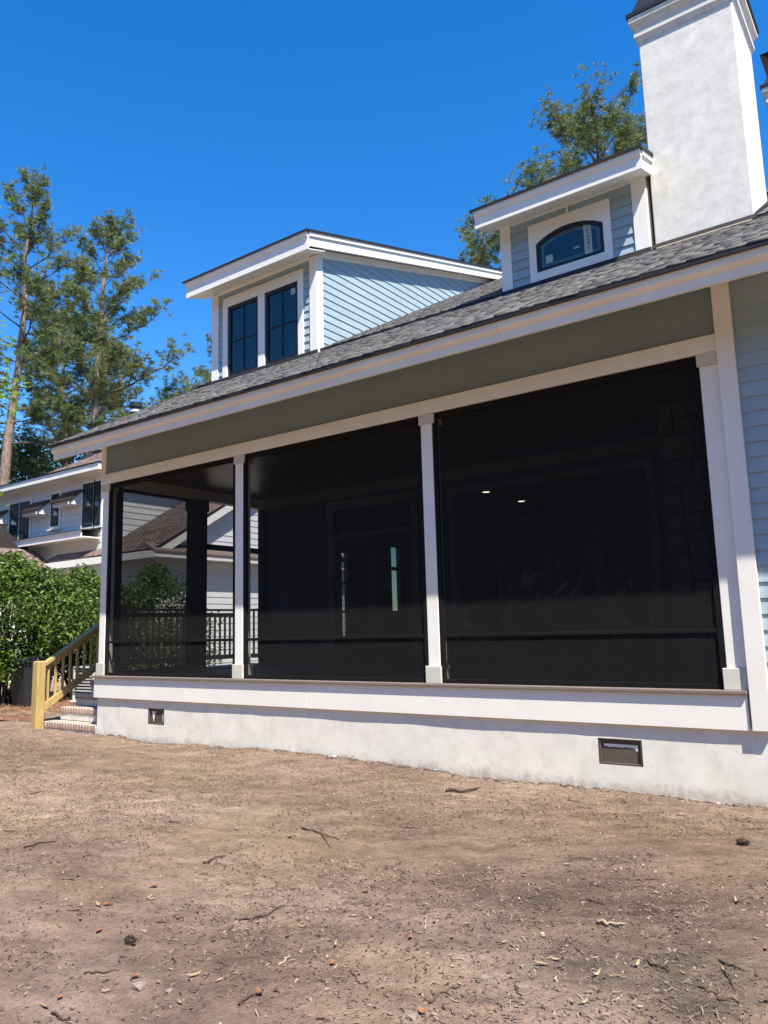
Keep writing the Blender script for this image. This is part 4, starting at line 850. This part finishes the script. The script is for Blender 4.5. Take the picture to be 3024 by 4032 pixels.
def broadleaf(name, label, base, H, r, seed, nclump, per, leaf, m, zlow=0.15, group=None, cat='tree', stems=5, bright=(0.5, 1.4), flat=1.0, clump=0.45):
    rng = np.random.RandomState(seed); base = np.array(base, float); t = thing(name, label, cat, tuple(base), group)
    la, fa = Acc(), Acc(); C = []
    for i in range(nclump):
        a = rng.uniform(0, 2*np.pi); u = rng.uniform(zlow, 1.0); wr = r*(math.sin(min(1, (u-zlow)/(1-zlow)*0.93+0.12)*math.pi)**0.5)*rng.uniform(0.25, 1.05)
        C.append(base+np.array([math.cos(a)*wr, math.sin(a)*wr*flat, H*u]))
    C = np.array(C)
    for s_ in range(stems):
        tgt = C[rng.randint(len(C))]; st = base+np.array([rng.uniform(-.12, .12), rng.uniform(-.12, .12), -0.05])*(r if cat == 'shrub' else 0.4)
        q = np.linspace(0, 1, 7)[:, None]; bpt = st+(tgt-st)*q+np.array([0, 0, 0.25*H])*(q*(1-q))+rng.normal(scale=0.05*r, size=(7, 3))*q*(1-q)*2
        rr_ = (0.035 if cat == 'shrub' else 0.16)*(H/3 if cat == 'shrub' else H/10)
        v, f = tube(bpt, rr_*(1-0.85*q[:, 0])+0.004, 6); la.add(v, f)
    la.build('stems' if cat == 'shrub' else 'trunk', 'limb', t)
    cen = np.repeat(C, per, 0); off = rng.normal(size=(len(cen), 3)); rad_ = clump*rng.uniform(0.5, 1.0, (len(cen), 1))**0.5; off = off/np.linalg.norm(off, axis=1)[:, None]
    P_ = cen+off*rad_*np.array([1, 1, 0.8]); P_[:, 2] = np.maximum(P_[:, 2], base[2]+0.05)
    leaves(fa, P_, off*0.6+UP*0.6, leaf, rng, (0.4, 1.5) if cat == 'shrub' else bright)
    fa.build('foliage', m, t); return t
# shrubs along the lot line
broadleaf('shrub', 'big glossy green shrub filling the corner left of the newel post', (-6.6, 2.1, -0.87), 3.2, 1.9, 201, 330, 95, 0.095, 'shrubleaf', 0.24, 'shrubs along the lot line', 'shrub', 16, clump=0.36)
broadleaf('shrub', 'leafy shrub directly behind the stair railing', (-6.9, 4.1, -0.87), 3.0, 1.6, 202, 230, 90, 0.095, 'shrubleaf', 0.22, 'shrubs along the lot line', 'shrub', 12, clump=0.36)
broadleaf('shrub', 'rounded shrub seen through the left porch screen', (-5.6, 5.3, -0.87), 3.05, 1.55, 203, 220, 90, 0.095, 'shrubleaf', 0.08, 'shrubs along the lot line', 'shrub', 10, clump=0.34)
# dark hardwoods beyond the neighbour's roof
for i, (px, dist, H, r, lab) in enumerate(((60, 52, 13.5, 4.2, 'dark leafy tree under the tall left pine'), (150, 56, 15.5, 4.6, 'dark leafy tree between the pines over the white house'), (-60, 50, 15, 4.5, 'dark leafy tree at the far left beyond the white house'), (250, 60, 14.0, 4.2, 'dark leafy tree whose top shows by the porch roof corner'))):
    p = at_ray(px*DD, 1000*DD, dist); broadleaf('hardwood_tree', lab, (p[0], p[1], -0.9), H, r, 300+i, 90, 75, 0.34, 'darkleaf', 0.12, None, 'tree', 9, clump=1.05)
# bright sweetgum reaching in from the left
def sweetgum():
    rng = np.random.RandomState(55); tr = at_ray(-95*DD, 1000*DD, 19); base = np.array([tr[0], tr[1], -0.87])
    t = thing('sweetgum_tree', 'bright yellow green sweetgum sprays in front of the tall left pine', 'tree', tuple(base))
    la, fa = Acc(), Acc(); q = np.linspace(0, 1, 9)[:, None]; top = at_ray(-70*DD, 300*DD, 19.5)
    tp = base+(top-base)*q+rng.normal(scale=0.05, size=(9, 3)); v, f = tube(tp, 0.13*(1-q[:, 0]*0.8)+0.01, 8); la.add(v, f)
    tips = [(15, 750, 19), (35, 815, 18.6), (10, 845, 19.2), (45, 840, 18.8), (-10, 790, 18.7), (20, 880, 19.0), (3, 392, 19.3), (-30, 500, 19), (-30, 640, 19.2), (-60, 420, 19), (-70, 600, 18.8), (-50, 760, 19)]
    cen = []
    for (px, py, ds) in tips:
        e = at_ray(px*DD, py*DD, ds); s = tp[np.argmin(np.abs(tp[:, 2]-(e[2]-0.5)))]; qq = np.linspace(0, 1, 6)[:, None]
        bp = s+(e-s)*qq+UP*0.25*(qq*(1-qq)); v, f = tube(bp, 0.022*(1-qq[:, 0]*0.8)+0.004, 5); la.add(v, f)
        n = 16 if py > 395 else 6
        for _ in range(n): cen.append(bp[-1]+(bp[-2]-bp[-1])*rng.uniform(-.15, 1.0)+rng.normal(scale=0.15, size=3))
    for i in range(46):
        h = rng.uniform(0.28, 1.0); i8 = h*8; ix = min(int(i8), 7); s = tp[ix]+(tp[ix+1]-tp[ix])*(i8-ix); az = i*2.4; ln = rng.uniform(0.5, 1.0)*(1.15-0.5*h)
        qq = np.linspace(0, 1, 5)[:, None]; bp = s+np.array([math.cos(az), math.sin(az), 0.45])*ln*qq; v, f = tube(bp, 0.016*(1-qq[:, 0]*0.8)+0.004, 5); la.add(v, f)
        for _ in range(9): cen.append(bp[-1]+(bp[0]-bp[-1])*rng.uniform(-.15, 0.7)+rng.normal(scale=0.13, size=3))
    la.build('trunk', 'limb', t)
    for c in cen:
        nr = UP*0.8+rng.normal(scale=0.5, size=3); nr /= np.linalg.norm(nr); a = np.cross(nr, rng.normal(size=3)); a /= np.linalg.norm(a); b = np.cross(nr, a); s = rng.uniform(0.07, 0.11)
        vs = [c]
        for k in range(10): r_ = s if k % 2 == 0 else s*0.42; th = 2*math.pi*k/10; vs.append(c+(a*math.cos(th)+b*math.sin(th))*r_-nr*0.03*(k % 2 == 0))
        fs = np.array([[0, 1+k, 1+(k+1) % 10] for k in range(10)]); g = rng.uniform(0.6, 1.3); fa.add(np.array(vs), fs, np.array([g*rng.uniform(.8, 1.2), g, g*0.8]))
    fa.build('foliage', 'gumleaf', t)
sweetgum()

# ------------------------------------------------------------------ bin and condenser by the shrubs
b_ = thing('wheeled_bin', 'dark wheeled rubbish bin standing in shade under the big shrub', 'bin', (-5.45, 2.05, -0.87))
bx, by, bz = -5.45, 2.05, -0.86
mk('body', [(bx-.24, by-.26, bz+.06), (bx+.24, by-.26, bz+.06), (bx+.24, by+.26, bz+.06), (bx-.24, by+.26, bz+.06), (bx-.29, by-.34, bz+.92), (bx+.29, by-.34, bz+.92), (bx+.29, by+.34, bz+.92), (bx-.29, by+.34, bz+.92)], [[0, 1, 2, 3], [0, 1, 5, 4], [1, 2, 6, 5], [2, 3, 7, 6], [3, 0, 4, 7]], 'bin', b_)
prism('lid', [(by-.37, bz+.925), (by+.36, bz+1.0), (by+.36, bz+1.05), (by-.1, bz+1.04), (by-.37, bz+.965)], 'x', bx-.31, bx+.31, 'bin', b_)
box('rim', bx-.305, bx+.305, by-.35, by+.35, bz+.885, bz+.92, 'bin', b_, 0.005); box('handle', bx-.22, bx+.22, by+.37, by+.40, bz+.94, bz+.97, 'bin', b_, 0.005)
for sx in (-.26, .26):
    wv, wf = lathe(0, 0, [(0.10, -0.025), (0.11, -0.015), (0.11, 0.015), (0.10, 0.025)], 14)
    mk('wheel', [(bx+sx+p[2], by+.27+p[0], bz+.11+p[1]) for p in wv], wf, 'bin', b_)
ac = thing('condenser_unit', 'pale grey air conditioner condenser behind the stair railing', 'condenser', (-4.9, 3.3, -0.87))
box('pad', -5.35, -4.45, 2.85, 3.75, -0.90, -0.80, 'bmortar', ac, 0.01); box('coil', -5.22, -4.58, 2.98, 3.62, -0.799, -0.10, 'bin', ac, 0.01)
for i in range(11): box('louvre', -5.26, -4.54, 2.94, 3.66, -0.79+i*0.063, -0.79+i*0.063+0.03, 'acunit', ac, 0.004)
for (cx, cy) in ((-5.26, 2.94), (-4.54, 2.94), (-5.26, 3.66), (-4.54, 3.66)): box('corner_post', cx-.025, cx+.025, cy-.025, cy+.025, -0.795, -0.10, 'acunit', ac, 0.006)
box('top_cover', -5.29, -4.51, 2.91, 3.69, -0.099, -0.06, 'acunit', ac, 0.01)
v, f = lathe(-4.9, 3.3, [(0.28, -0.059), (0.28, -0.03), (0.20, -0.02), (0.20, -0.055)], 20); mk('fan_grille', v, f, 'bin', ac)

# ------------------------------------------------------------------ litter on the bare dirt
rng = np.random.RandomState(77)
bed = mk('mulch_bed', [(-9.0, 0.6, -0.86), (-3.0, 0.35, -0.86), (-1.75, 1.2, -0.86), (-1.75, 7.4, -0.86), (-9.0, 7.4, -0.86), (-5.4, 0.45, -0.84), (-4.5, 3.5, -0.80)], [[0, 5, 6, 4], [5, 1, 6], [1, 2, 6], [2, 3, 6], [3, 4, 6]], 'mulch', kind='structure')
def slivers(name, P, lmin, lmax, wmin, wmax, colors, label, cat, lift=0.006, tilt=0.16, aniso=0.0, bend=0.2):
    """flat bent chips lying on the ground, each two quads"""
    n = len(P); th = rng.uniform(0, 2*np.pi, n) if aniso == 0 else rng.normal(-0.45, aniso, n)
    d = np.stack([np.cos(th), np.sin(th), rng.normal(scale=tilt, size=n)], 1); sd_ = np.stack([-np.sin(th), np.cos(th), rng.normal(scale=0.35, size=n)], 1)
    ln = rng.uniform(lmin, lmax, (n, 1))*rng.uniform(0.5, 1.0, (n, 1)); wd = rng.uniform(wmin, wmax, (n, 1))
    c = np.stack([P[:, 0], P[:, 1], gz(P[:, 0], P[:, 1])+lift+0.3*wd[:, 0]], 1)
    up = np.array([[0, 0, 1.0]]); b = rng.normal(scale=bend, size=(n, 1))
    a0 = c-d*ln/2; a1 = c+sd_*ln*b+up*ln*0.05; a2 = c+d*ln/2
    v = np.stack([a0-sd_*wd*.35, a0+sd_*wd*.35, a1-sd_*wd*.5, a1+sd_*wd*.5, a2-sd_*wd*.25, a2+sd_*wd*.25], 1).reshape(-1, 3)
    f = np.concatenate([np.arange(n)[:, None]*6+np.array([[0, 2, 3, 1]]), np.arange(n)[:, None]*6+np.array([[2, 4, 5, 3]])])
    col = np.array(colors)[rng.randint(len(colors), size=n)]*rng.uniform(0.65, 1.25, (n, 1))
    o = mk(name, v, f, 'litter', None, False, 'stuff', np.repeat(col, 6, 0)); o['label'] = label; o['category'] = cat; return o
def scatter(n, clumpy=0.5):
    """points over the yard in view, denser near the viewer and in drifts"""
    out = []
    while len(out) < n:
        x = rng.uniform(-4, 11.2, 4*n); y = -rng.uniform(0.0, 1.0, 4*n)**0.85*6.2-0.03
        keep = (vnoise(x*0.9+11, y*1.3+2)+vnoise(x*2.7, y*3.1+8)*0.7+0.5 > clumpy*rng.rand(4*n)*1.5)
        out += list(zip(x[keep], y[keep]))
    return np.array(out[:n])
slivers('bark_litter', scatter(16000, 0.8), 0.008, 0.060, 0.002, 0.009, [(0.10, 0.07, 0.053), (0.14, 0.10, 0.075), (0.07, 0.05, 0.039)], 'dark scraps of bark and root spread through the bare dirt', 'litter', aniso=0.7)
slivers('straw_litter', scatter(6000, 0.9), 0.02, 0.08, 0.002, 0.005, [(0.24, 0.175, 0.12), (0.19, 0.135, 0.09), (0.29, 0.22, 0.15)], 'dry pine needles and grass blades strewn over the dirt', 'litter', bend=0.3)
slivers('wood_chip_litter', scatter(1300, 0.9), 0.01, 0.04, 0.004, 0.011, [(0.34, 0.27, 0.18), (0.28, 0.21, 0.14), (0.40, 0.33, 0.23)], 'small pale wood chips scattered on the dirt', 'litter')
P = np.stack([rng.normal(9.4, 0.55, 420), rng.normal(-3.95, 0.3, 420)], 1)
slivers('dry_grass_litter', P, 0.02, 0.06, 0.003, 0.006, [(0.24, 0.195, 0.12), (0.20, 0.155, 0.095), (0.28, 0.23, 0.15)], 'patch of dry yellowish grass clippings on the dirt', 'litter', tilt=0.35)
P = np.stack([rng.uniform(-9, -1.9, 5000), rng.uniform(0.3, 7.2, 5000)], 1)
o = slivers('mulch_straw', P, 0.06, 0.22, 0.006, 0.014, [(0.22, 0.10, 0.05), (0.15, 0.07, 0.04), (0.33, 0.17, 0.08), (0.40, 0.26, 0.14)], 'red brown pine straw mulch under the shrubs', 'mulch', lift=0.035, tilt=0.25)
P = scatter(46000, 0.45)
slivers('dirt_flecks', P, 0.006, 0.030, 0.004, 0.013, [(0.115, 0.082, 0.062), (0.15, 0.108, 0.082), (0.20, 0.148, 0.112), (0.255, 0.188, 0.138), (0.285, 0.215, 0.158), (0.10, 0.070, 0.054)], 'gritty flecks of soil and bark over the whole yard', 'dirt', lift=0.002, tilt=0.35)
# crumbs and clods, real lumps
def lump(r, seed, sq=0.6):
    rr = random.Random(seed); bm = bmesh.new(); bmesh.ops.create_icosphere(bm, subdivisions=1, radius=r)
    for v in bm.verts: v.co *= rr.uniform(0.7, 1.25); v.co.z *= sq
    me = bpy.data.meshes.new('lump'); bm.to_mesh(me); bm.free(); return me
def crumbs(n):
    P = scatter(n, 0.7); base = lump(1.0, 3); V0 = np.array([v.co for v in base.vertices]); F0 = np.array([p.vertices[:] for p in base.polygons])
    r = np.minimum(rng.gamma(1.4, 0.0026, n)+0.002, 0.010); ang = rng.uniform(0, 6.28, n)
    c, s_ = np.cos(ang), np.sin(ang)
    V = np.empty((n, len(V0), 3)); V[..., 0] = (V0[None, :, 0]*c[:, None]-V0[None, :, 1]*s_[:, None])*r[:, None]+P[:, 0:1]; V[..., 1] = (V0[None, :, 0]*s_[:, None]+V0[None, :, 1]*c[:, None])*r[:, None]+P[:, 1:2]; V[..., 2] = V0[None, :, 2]*r[:, None]+(gz(P[:, 0], P[:, 1])+0.3*r)[:, None]
    F = (F0[None]+(np.arange(n)*len(V0))[:, None, None]).reshape(-1, 3)
    col = np.array([0.175, 0.132, 0.10])*rng.uniform(0.6, 1.5, (n, 1))
    o = mk('dirt_crumbs', V.reshape(-1, 3), F, 'litter', None, False, 'stuff', np.repeat(col, len(V0), 0)); o['label'] = 'loose crumbs and small clods of dry dirt'; o['category'] = 'dirt'
crumbs(3200)
def wall_clods(n):
    P = np.stack([rng.uniform(0.05, 9.9, n), -np.abs(rng.normal(scale=0.05, size=n))-0.004], 1); base = lump(1.0, 5); V0 = np.array([v.co for v in base.vertices]); F0 = np.array([p.vertices[:] for p in base.polygons])
    r = np.minimum(rng.gamma(1.6, 0.006, n)+0.004, 0.028); z = gz(P[:, 0], P[:, 1])
    V = V0[None]*r[:, None, None]*np.array([1.3, 0.9, 0.8])+np.stack([P[:, 0], P[:, 1], z+0.2*r], 1)[:, None]
    F = (F0[None]+(np.arange(n)*len(V0))[:, None, None]).reshape(-1, 3)
    col = np.where(rng.rand(n, 1) < 0.06, np.array([[0.36, 0.33, 0.29]]), np.array([[0.16, 0.115, 0.085]]))*rng.uniform(0.6, 1.3, (n, 1))
    o = mk('dirt_clods', V.reshape(-1, 3), F, 'litter', None, False, 'stuff', np.repeat(col, len(V0), 0)); o['label'] = 'clods of dirt and stucco crumbs heaped along the foot of the foundation'; o['category'] = 'dirt'
wall_clods(900)
def gpt(px, py):
    z = -0.9
    for _ in range(6): p = on_z(px, py, z); z = float(gz(p[0], p[1]))
    return np.array([p[0], p[1], z])
def stick(pts, r, label, m='twig', group='twigs lying on the dirt', fork=None, seed=0):
    """pts: photo pixels along the stick"""
    r = r*0.68; rr = np.random.RandomState(seed); W = np.array([gpt(*p) for p in pts]); k = 9
    t_ = np.linspace(0, len(W)-1, k); B = np.array([[np.interp(t, np.arange(len(W)), W[:, a]) for a in range(3)] for t in t_])
    B[:, 2] = gz(B[:, 0], B[:, 1])+r*0.9+np.abs(rr.normal(scale=r*0.5, size=k)); B[1:-1, :2] += rr.normal(scale=r*1.3, size=(k-2, 2))
    rad = r*(1-0.45*np.linspace(0, 1, k))*(1+rr.normal(scale=0.12, size=k)); rad[0] *= 0.75; rad[-1] *= 0.5
    o_ = thing('twig', label, 'twig', tuple(B[0]), group) if fork else None
    v, f = tube(B, rad, 6)
    if not fork:
        b = mk('twig', v, f, m); tag(b, label, 'twig', group); return b
    mk('stem', v, f, m, o_, True); e = gpt(*fork); q = np.linspace(0, 1, 5)[:, None]; s0 = B[5]; bp = s0+(e-s0)*q; bp[:, 2] = gz(bp[:, 0], bp[:, 1])+r*0.8
    v, f = tube(bp, r*0.55*(1-0.6*q[:, 0]), 5); mk('side_shoot', v, f, m, o_, True); return o_
K7 = 1500/1659
def c7(x, y): return (x*K7, 2600+y*K7)
K8 = 1524/1659
def c8(x, y): return (1500+x*K8, 2600+y*K8)
stick([c7(1312, 735), c7(1380, 752), c7(1480, 788)], 0.011, 'long dark forked twig beside an orange leaf on the dirt', fork=c7(1440, 822), seed=1, group=None)
stick([c7(1040, 1137), c7(1140, 1125), c7(1243, 1072)], 0.011, 'dark bent twig with its tip raised on the sandy patch', seed=2, group=None)
stick([c7(105, 822), c7(165, 800), c7(245, 793)], 0.011, 'dark curved root piece lying alone on the pale dirt', seed=3, group=None)
stick([c8(280, 566), c8(350, 568), c8(424, 553)], 0.022, 'thick reddish brown stick lying near the stucco foundation', seed=4, group=None)
stick([c8(930, 1125), c8(985, 1137), c8(1050, 1138)], 0.014, 'short grey weathered stick with a pale broken end', 'twigtan', None, seed=5)
stick([c8(1128, 1292), c8(1180, 1320), c8(1240, 1338)], 0.010, 'dark stick pointing at a pale wood chip', seed=6, group=None)
stick([c8(205, 1475), c8(255, 1435), c8(345, 1400)], 0.007, 'dark twig with a forked tip on the light sandy corner', fork=c8(300, 1440), seed=7, group=None)
stick([c7(885, 885), c7(930, 876), c7(985, 858)], 0.012, 'stubby dark root lying against a lump of dirt', seed=8, group=None)
stick([c7(1212, 1335), c7(1235, 1310), c7(1265, 1288)], 0.008, 'pale stripped twig standing out on the brown dirt', 'twigtan', None, seed=9)
stick([c8(187, 1160), c8(190, 1125), c8(206, 1092)], 0.006, 'thin pale curved stem sticking out of the dirt', 'twigtan', None, seed=10)
common = [([c7(365, 1370), c7(440, 1362), c7(520, 1355)], .007), ([c7(1525, 1355), c7(1560, 1395), c7(1590, 1425)], .006), ([c7(1380, 1565), c7(420, 1580)][:1]+[c7(1440, 1575)], .006), ([c7(225, 1540), c7(270, 1560), c7(308, 1575)], .010), ([c7(735, 706), c7(785, 709)], .009), ([c7(130, 585), c7(190, 573)], .008), ([c7(640, 570), c7(685, 578)], .006), ([c7(15, 742), c7(72, 746)], .007), ([c7(270, 955), c7(330, 962)], .006), ([c7(290, 1092), c7(358, 1094)], .006), ([c7(680, 1142), c7(728, 1150)], .006), ([c7(1600, 1075), c7(1655, 1062)], .007), ([c8(880, 1025), c8(965, 1053)], .007), ([c8(1095, 943), c8(1200, 945)], .006), ([c8(1450, 1290), c8(1560, 1335)], .009), ([c8(1465, 1330), c8(1500, 1372), c8(1515, 1412)], .006), ([c8(90, 717), c8(178, 720)], .007), ([c8(800, 600), c8(850, 606)], .005), ([c8(1265, 665), c8(1310, 672)], .005), ([c8(1560, 725), c8(1640, 722)], .006), ([c8(850, 628), c8(910, 635)], .005), ([c8(575, 1398), c8(600, 1452)], .006), ([c8(1360, 1402), c8(1440, 1440)], .008), ([c8(1440, 1455), c8(1540, 1470)], .007), ([c7(870, 575), c7(915, 578)], .005), ([c7(430, 660), c7(470, 655)], .005), ([c8(1505, 1035), c8(1550, 1042)], .006), ([c7(1040, 1505), c7(1090, 1470), c7(1130, 1462)], .008)]
for i, (p, r) in enumerate(common): stick(p, r, 'thin dark brown twig lying flat on the bare dirt', seed=30+i)
def leafobj(px, py, ln, m, label, group, seed, wid=0.45):
    rr = random.Random(seed); c = gpt(px, py); th = rr.uniform(0, 6.28); n = 6; v = []
    cu = rr.uniform(0.1, 0.35)
    for i in range(n+1):
        u = i/n; wd = ln*wid*math.sin(math.pi*min(0.98, u*0.96+0.03))**0.8*0.5; x = (u-.5)*ln; z = cu*ln*(2*u-1)**2+0.008
        for sgn in (-1, 0, 1): v.append((c[0]+x*math.cos(th)-sgn*wd*math.sin(th), c[1]+x*math.sin(th)+sgn*wd*math.cos(th), c[2]+z+abs(sgn)*wd*rr.uniform(0.3, 0.7)))
    f = []
    for i in range(n):
        for j in (0, 1): f.append([i*3+j, (i+1)*3+j, (i+1)*3+j+1, i*3+j+1])
    o = mk('fallen_leaf', v, f, m); tag(o, label, 'leaf', group); return o
LO = [c7(1507, 780), c7(1262, 772), c7(1252, 1207), c7(778, 1130), c7(672, 990), c7(1592, 1012), c7(350, 1135), c7(468, 1068), c7(1448, 1328), c7(260, 1478), c7(185, 1060), c7(590, 1385), c8(127, 1196), c8(305, 1195), c8(178, 1520), c8(1640, 1018), c8(1652, 1242), c7(1130, 1460), c7(430, 1185)]
for i, p in enumerate(LO): leafobj(*p, 0.028+0.032*((i*37) % 10)/10, 'leafo', 'curled orange brown dry leaf on the bare dirt', 'orange dry leaves on the dirt', 400+i, 0.5)
LT = [c7(108, 1465), c7(460, 1448), c7(195, 1520), c7(845, 1380), c7(785, 1500), c8(525, 1218), c8(1100, 1315), c8(1300, 1350), c8(1018, 1362), c8(925, 1357), c8(520, 1083), c8(370, 1135), c8(750, 1292), c8(690, 1310), c8(820, 1475), c8(870, 1478), c8(1525, 1040), c8(1400, 1068), c8(700, 1190), c8(800, 880), c7(1075, 1178), c7(1315, 1165), c7(660, 1045), c7(430, 1075), c7(955, 1400), c7(1460, 1250)]
for i, p in enumerate(LT): leafobj(*p, 0.03+0.045*((i*53) % 10)/10, 'chip' if i % 3 == 0 else 'leaft', 'pale tan sliver of leaf or wood on the bare dirt', 'pale tan slivers on the dirt', 500+i, 0.24)
for i, (p, r, lab) in enumerate(((c7(610, 1430), 0.034, 'pale buff rounded stone half sunk in the dirt'), (c7(738, 1446), 0.020, 'small grey stone next to the pale buff stone'), (c7(1033, 738), 0.024, 'reddish brown clod between twigs on the dirt'), (c8(438, 1366), 0.026, 'grey stone on the light sandy corner'), (c8(136, 1535), 0.025, 'whitish stone next to an orange leaf'), (c7(85, 464), 0.03, 'dark clod alone on the far dirt'), (c8(650, 708), 0.018, 'tiny dark stone in the middle of the smooth dirt'))):
    c = gpt(*p); me = lump(r, 600+i, 0.6); me.materials.append(MT['dirtclod']); o = bpy.data.objects.new('stone', me); COL.objects.link(o); o.location = (c[0], c[1], c[2]+r*0.3); tag(o, lab, 'stone')
def cone(px, py, r, label):
    c = gpt(px, py); t = thing('pine_cone', label, 'pine cone', (c[0], c[1], c[2])); rr = random.Random(9)
    v = []; f = []
    for i in range(60):
        u = (i+.5)/60; a = i*2.399; R = r*math.sin(math.pi*(0.12+0.85*u))**0.7; x = (u-.5)*r*2.6
        ctr = np.array([x, R*0.5*math.cos(a), R*0.5*math.sin(a)]); tip = np.array([x+r*0.25, R*math.cos(a), R*math.sin(a)]); sd_ = np.array([0, -math.sin(a), math.cos(a)])*r*0.22
        b = len(v)
        for p in (ctr-sd_*.5, ctr+sd_*.5, tip+sd_, tip-sd_, tip+np.array([r*.1, 0, 0])): v.append((c[0]+p[0], c[1]+p[1], c[2]+r*0.75+p[2]))
        f += [[b, b+1, b+2, b+3], [b+3, b+2, b+4]]
    mk('scales', v, f, 'twig', t)
    vv, ff = tube([(c[0]-r*1.2, c[1], c[2]+r*.75), (c[0], c[1], c[2]+r*.75), (c[0]+r*1.2, c[1], c[2]+r*.75)], [r*.2, r*.45, r*.15], 8); mk('core', vv, ff, 'twig', t)
cone(*c8(1550, 794), 0.03, 'dark pine cone on the dirt out in front of the foundation vent'); cone(*c7(565, 1238), 0.026, 'small dark pine cone in a shallow hollow of the dirt')

# ------------------------------------------------------------------ woods on the far side of the yard (reflected in the panes, shade the low sky)
wa = Acc(); rw = np.random.RandomState(909); cw = []
for i in range(330):
    a = math.radians(rw.uniform(172, 380)); d = rw.uniform(34, 52); cw.append((8+d*math.cos(a), -6+d*math.sin(a), rw.uniform(0.5, 13.5)))
cw = np.repeat(np.array(cw), 130, 0); off = rw.normal(size=(len(cw), 3)); off /= np.linalg.norm(off, axis=1)[:, None]
leaves(wa, cw+off*rw.uniform(0.4, 1.0, (len(cw), 1))*np.array([4.2, 4.2, 3.2]), off*0.5+UP*0.6, 1.5, rw)
o = wa.build('far_woods', 'darkleaf', None, kind='stuff'); o['label'] = 'belt of dark woods around the far side of the yard'; o['category'] = 'woods'
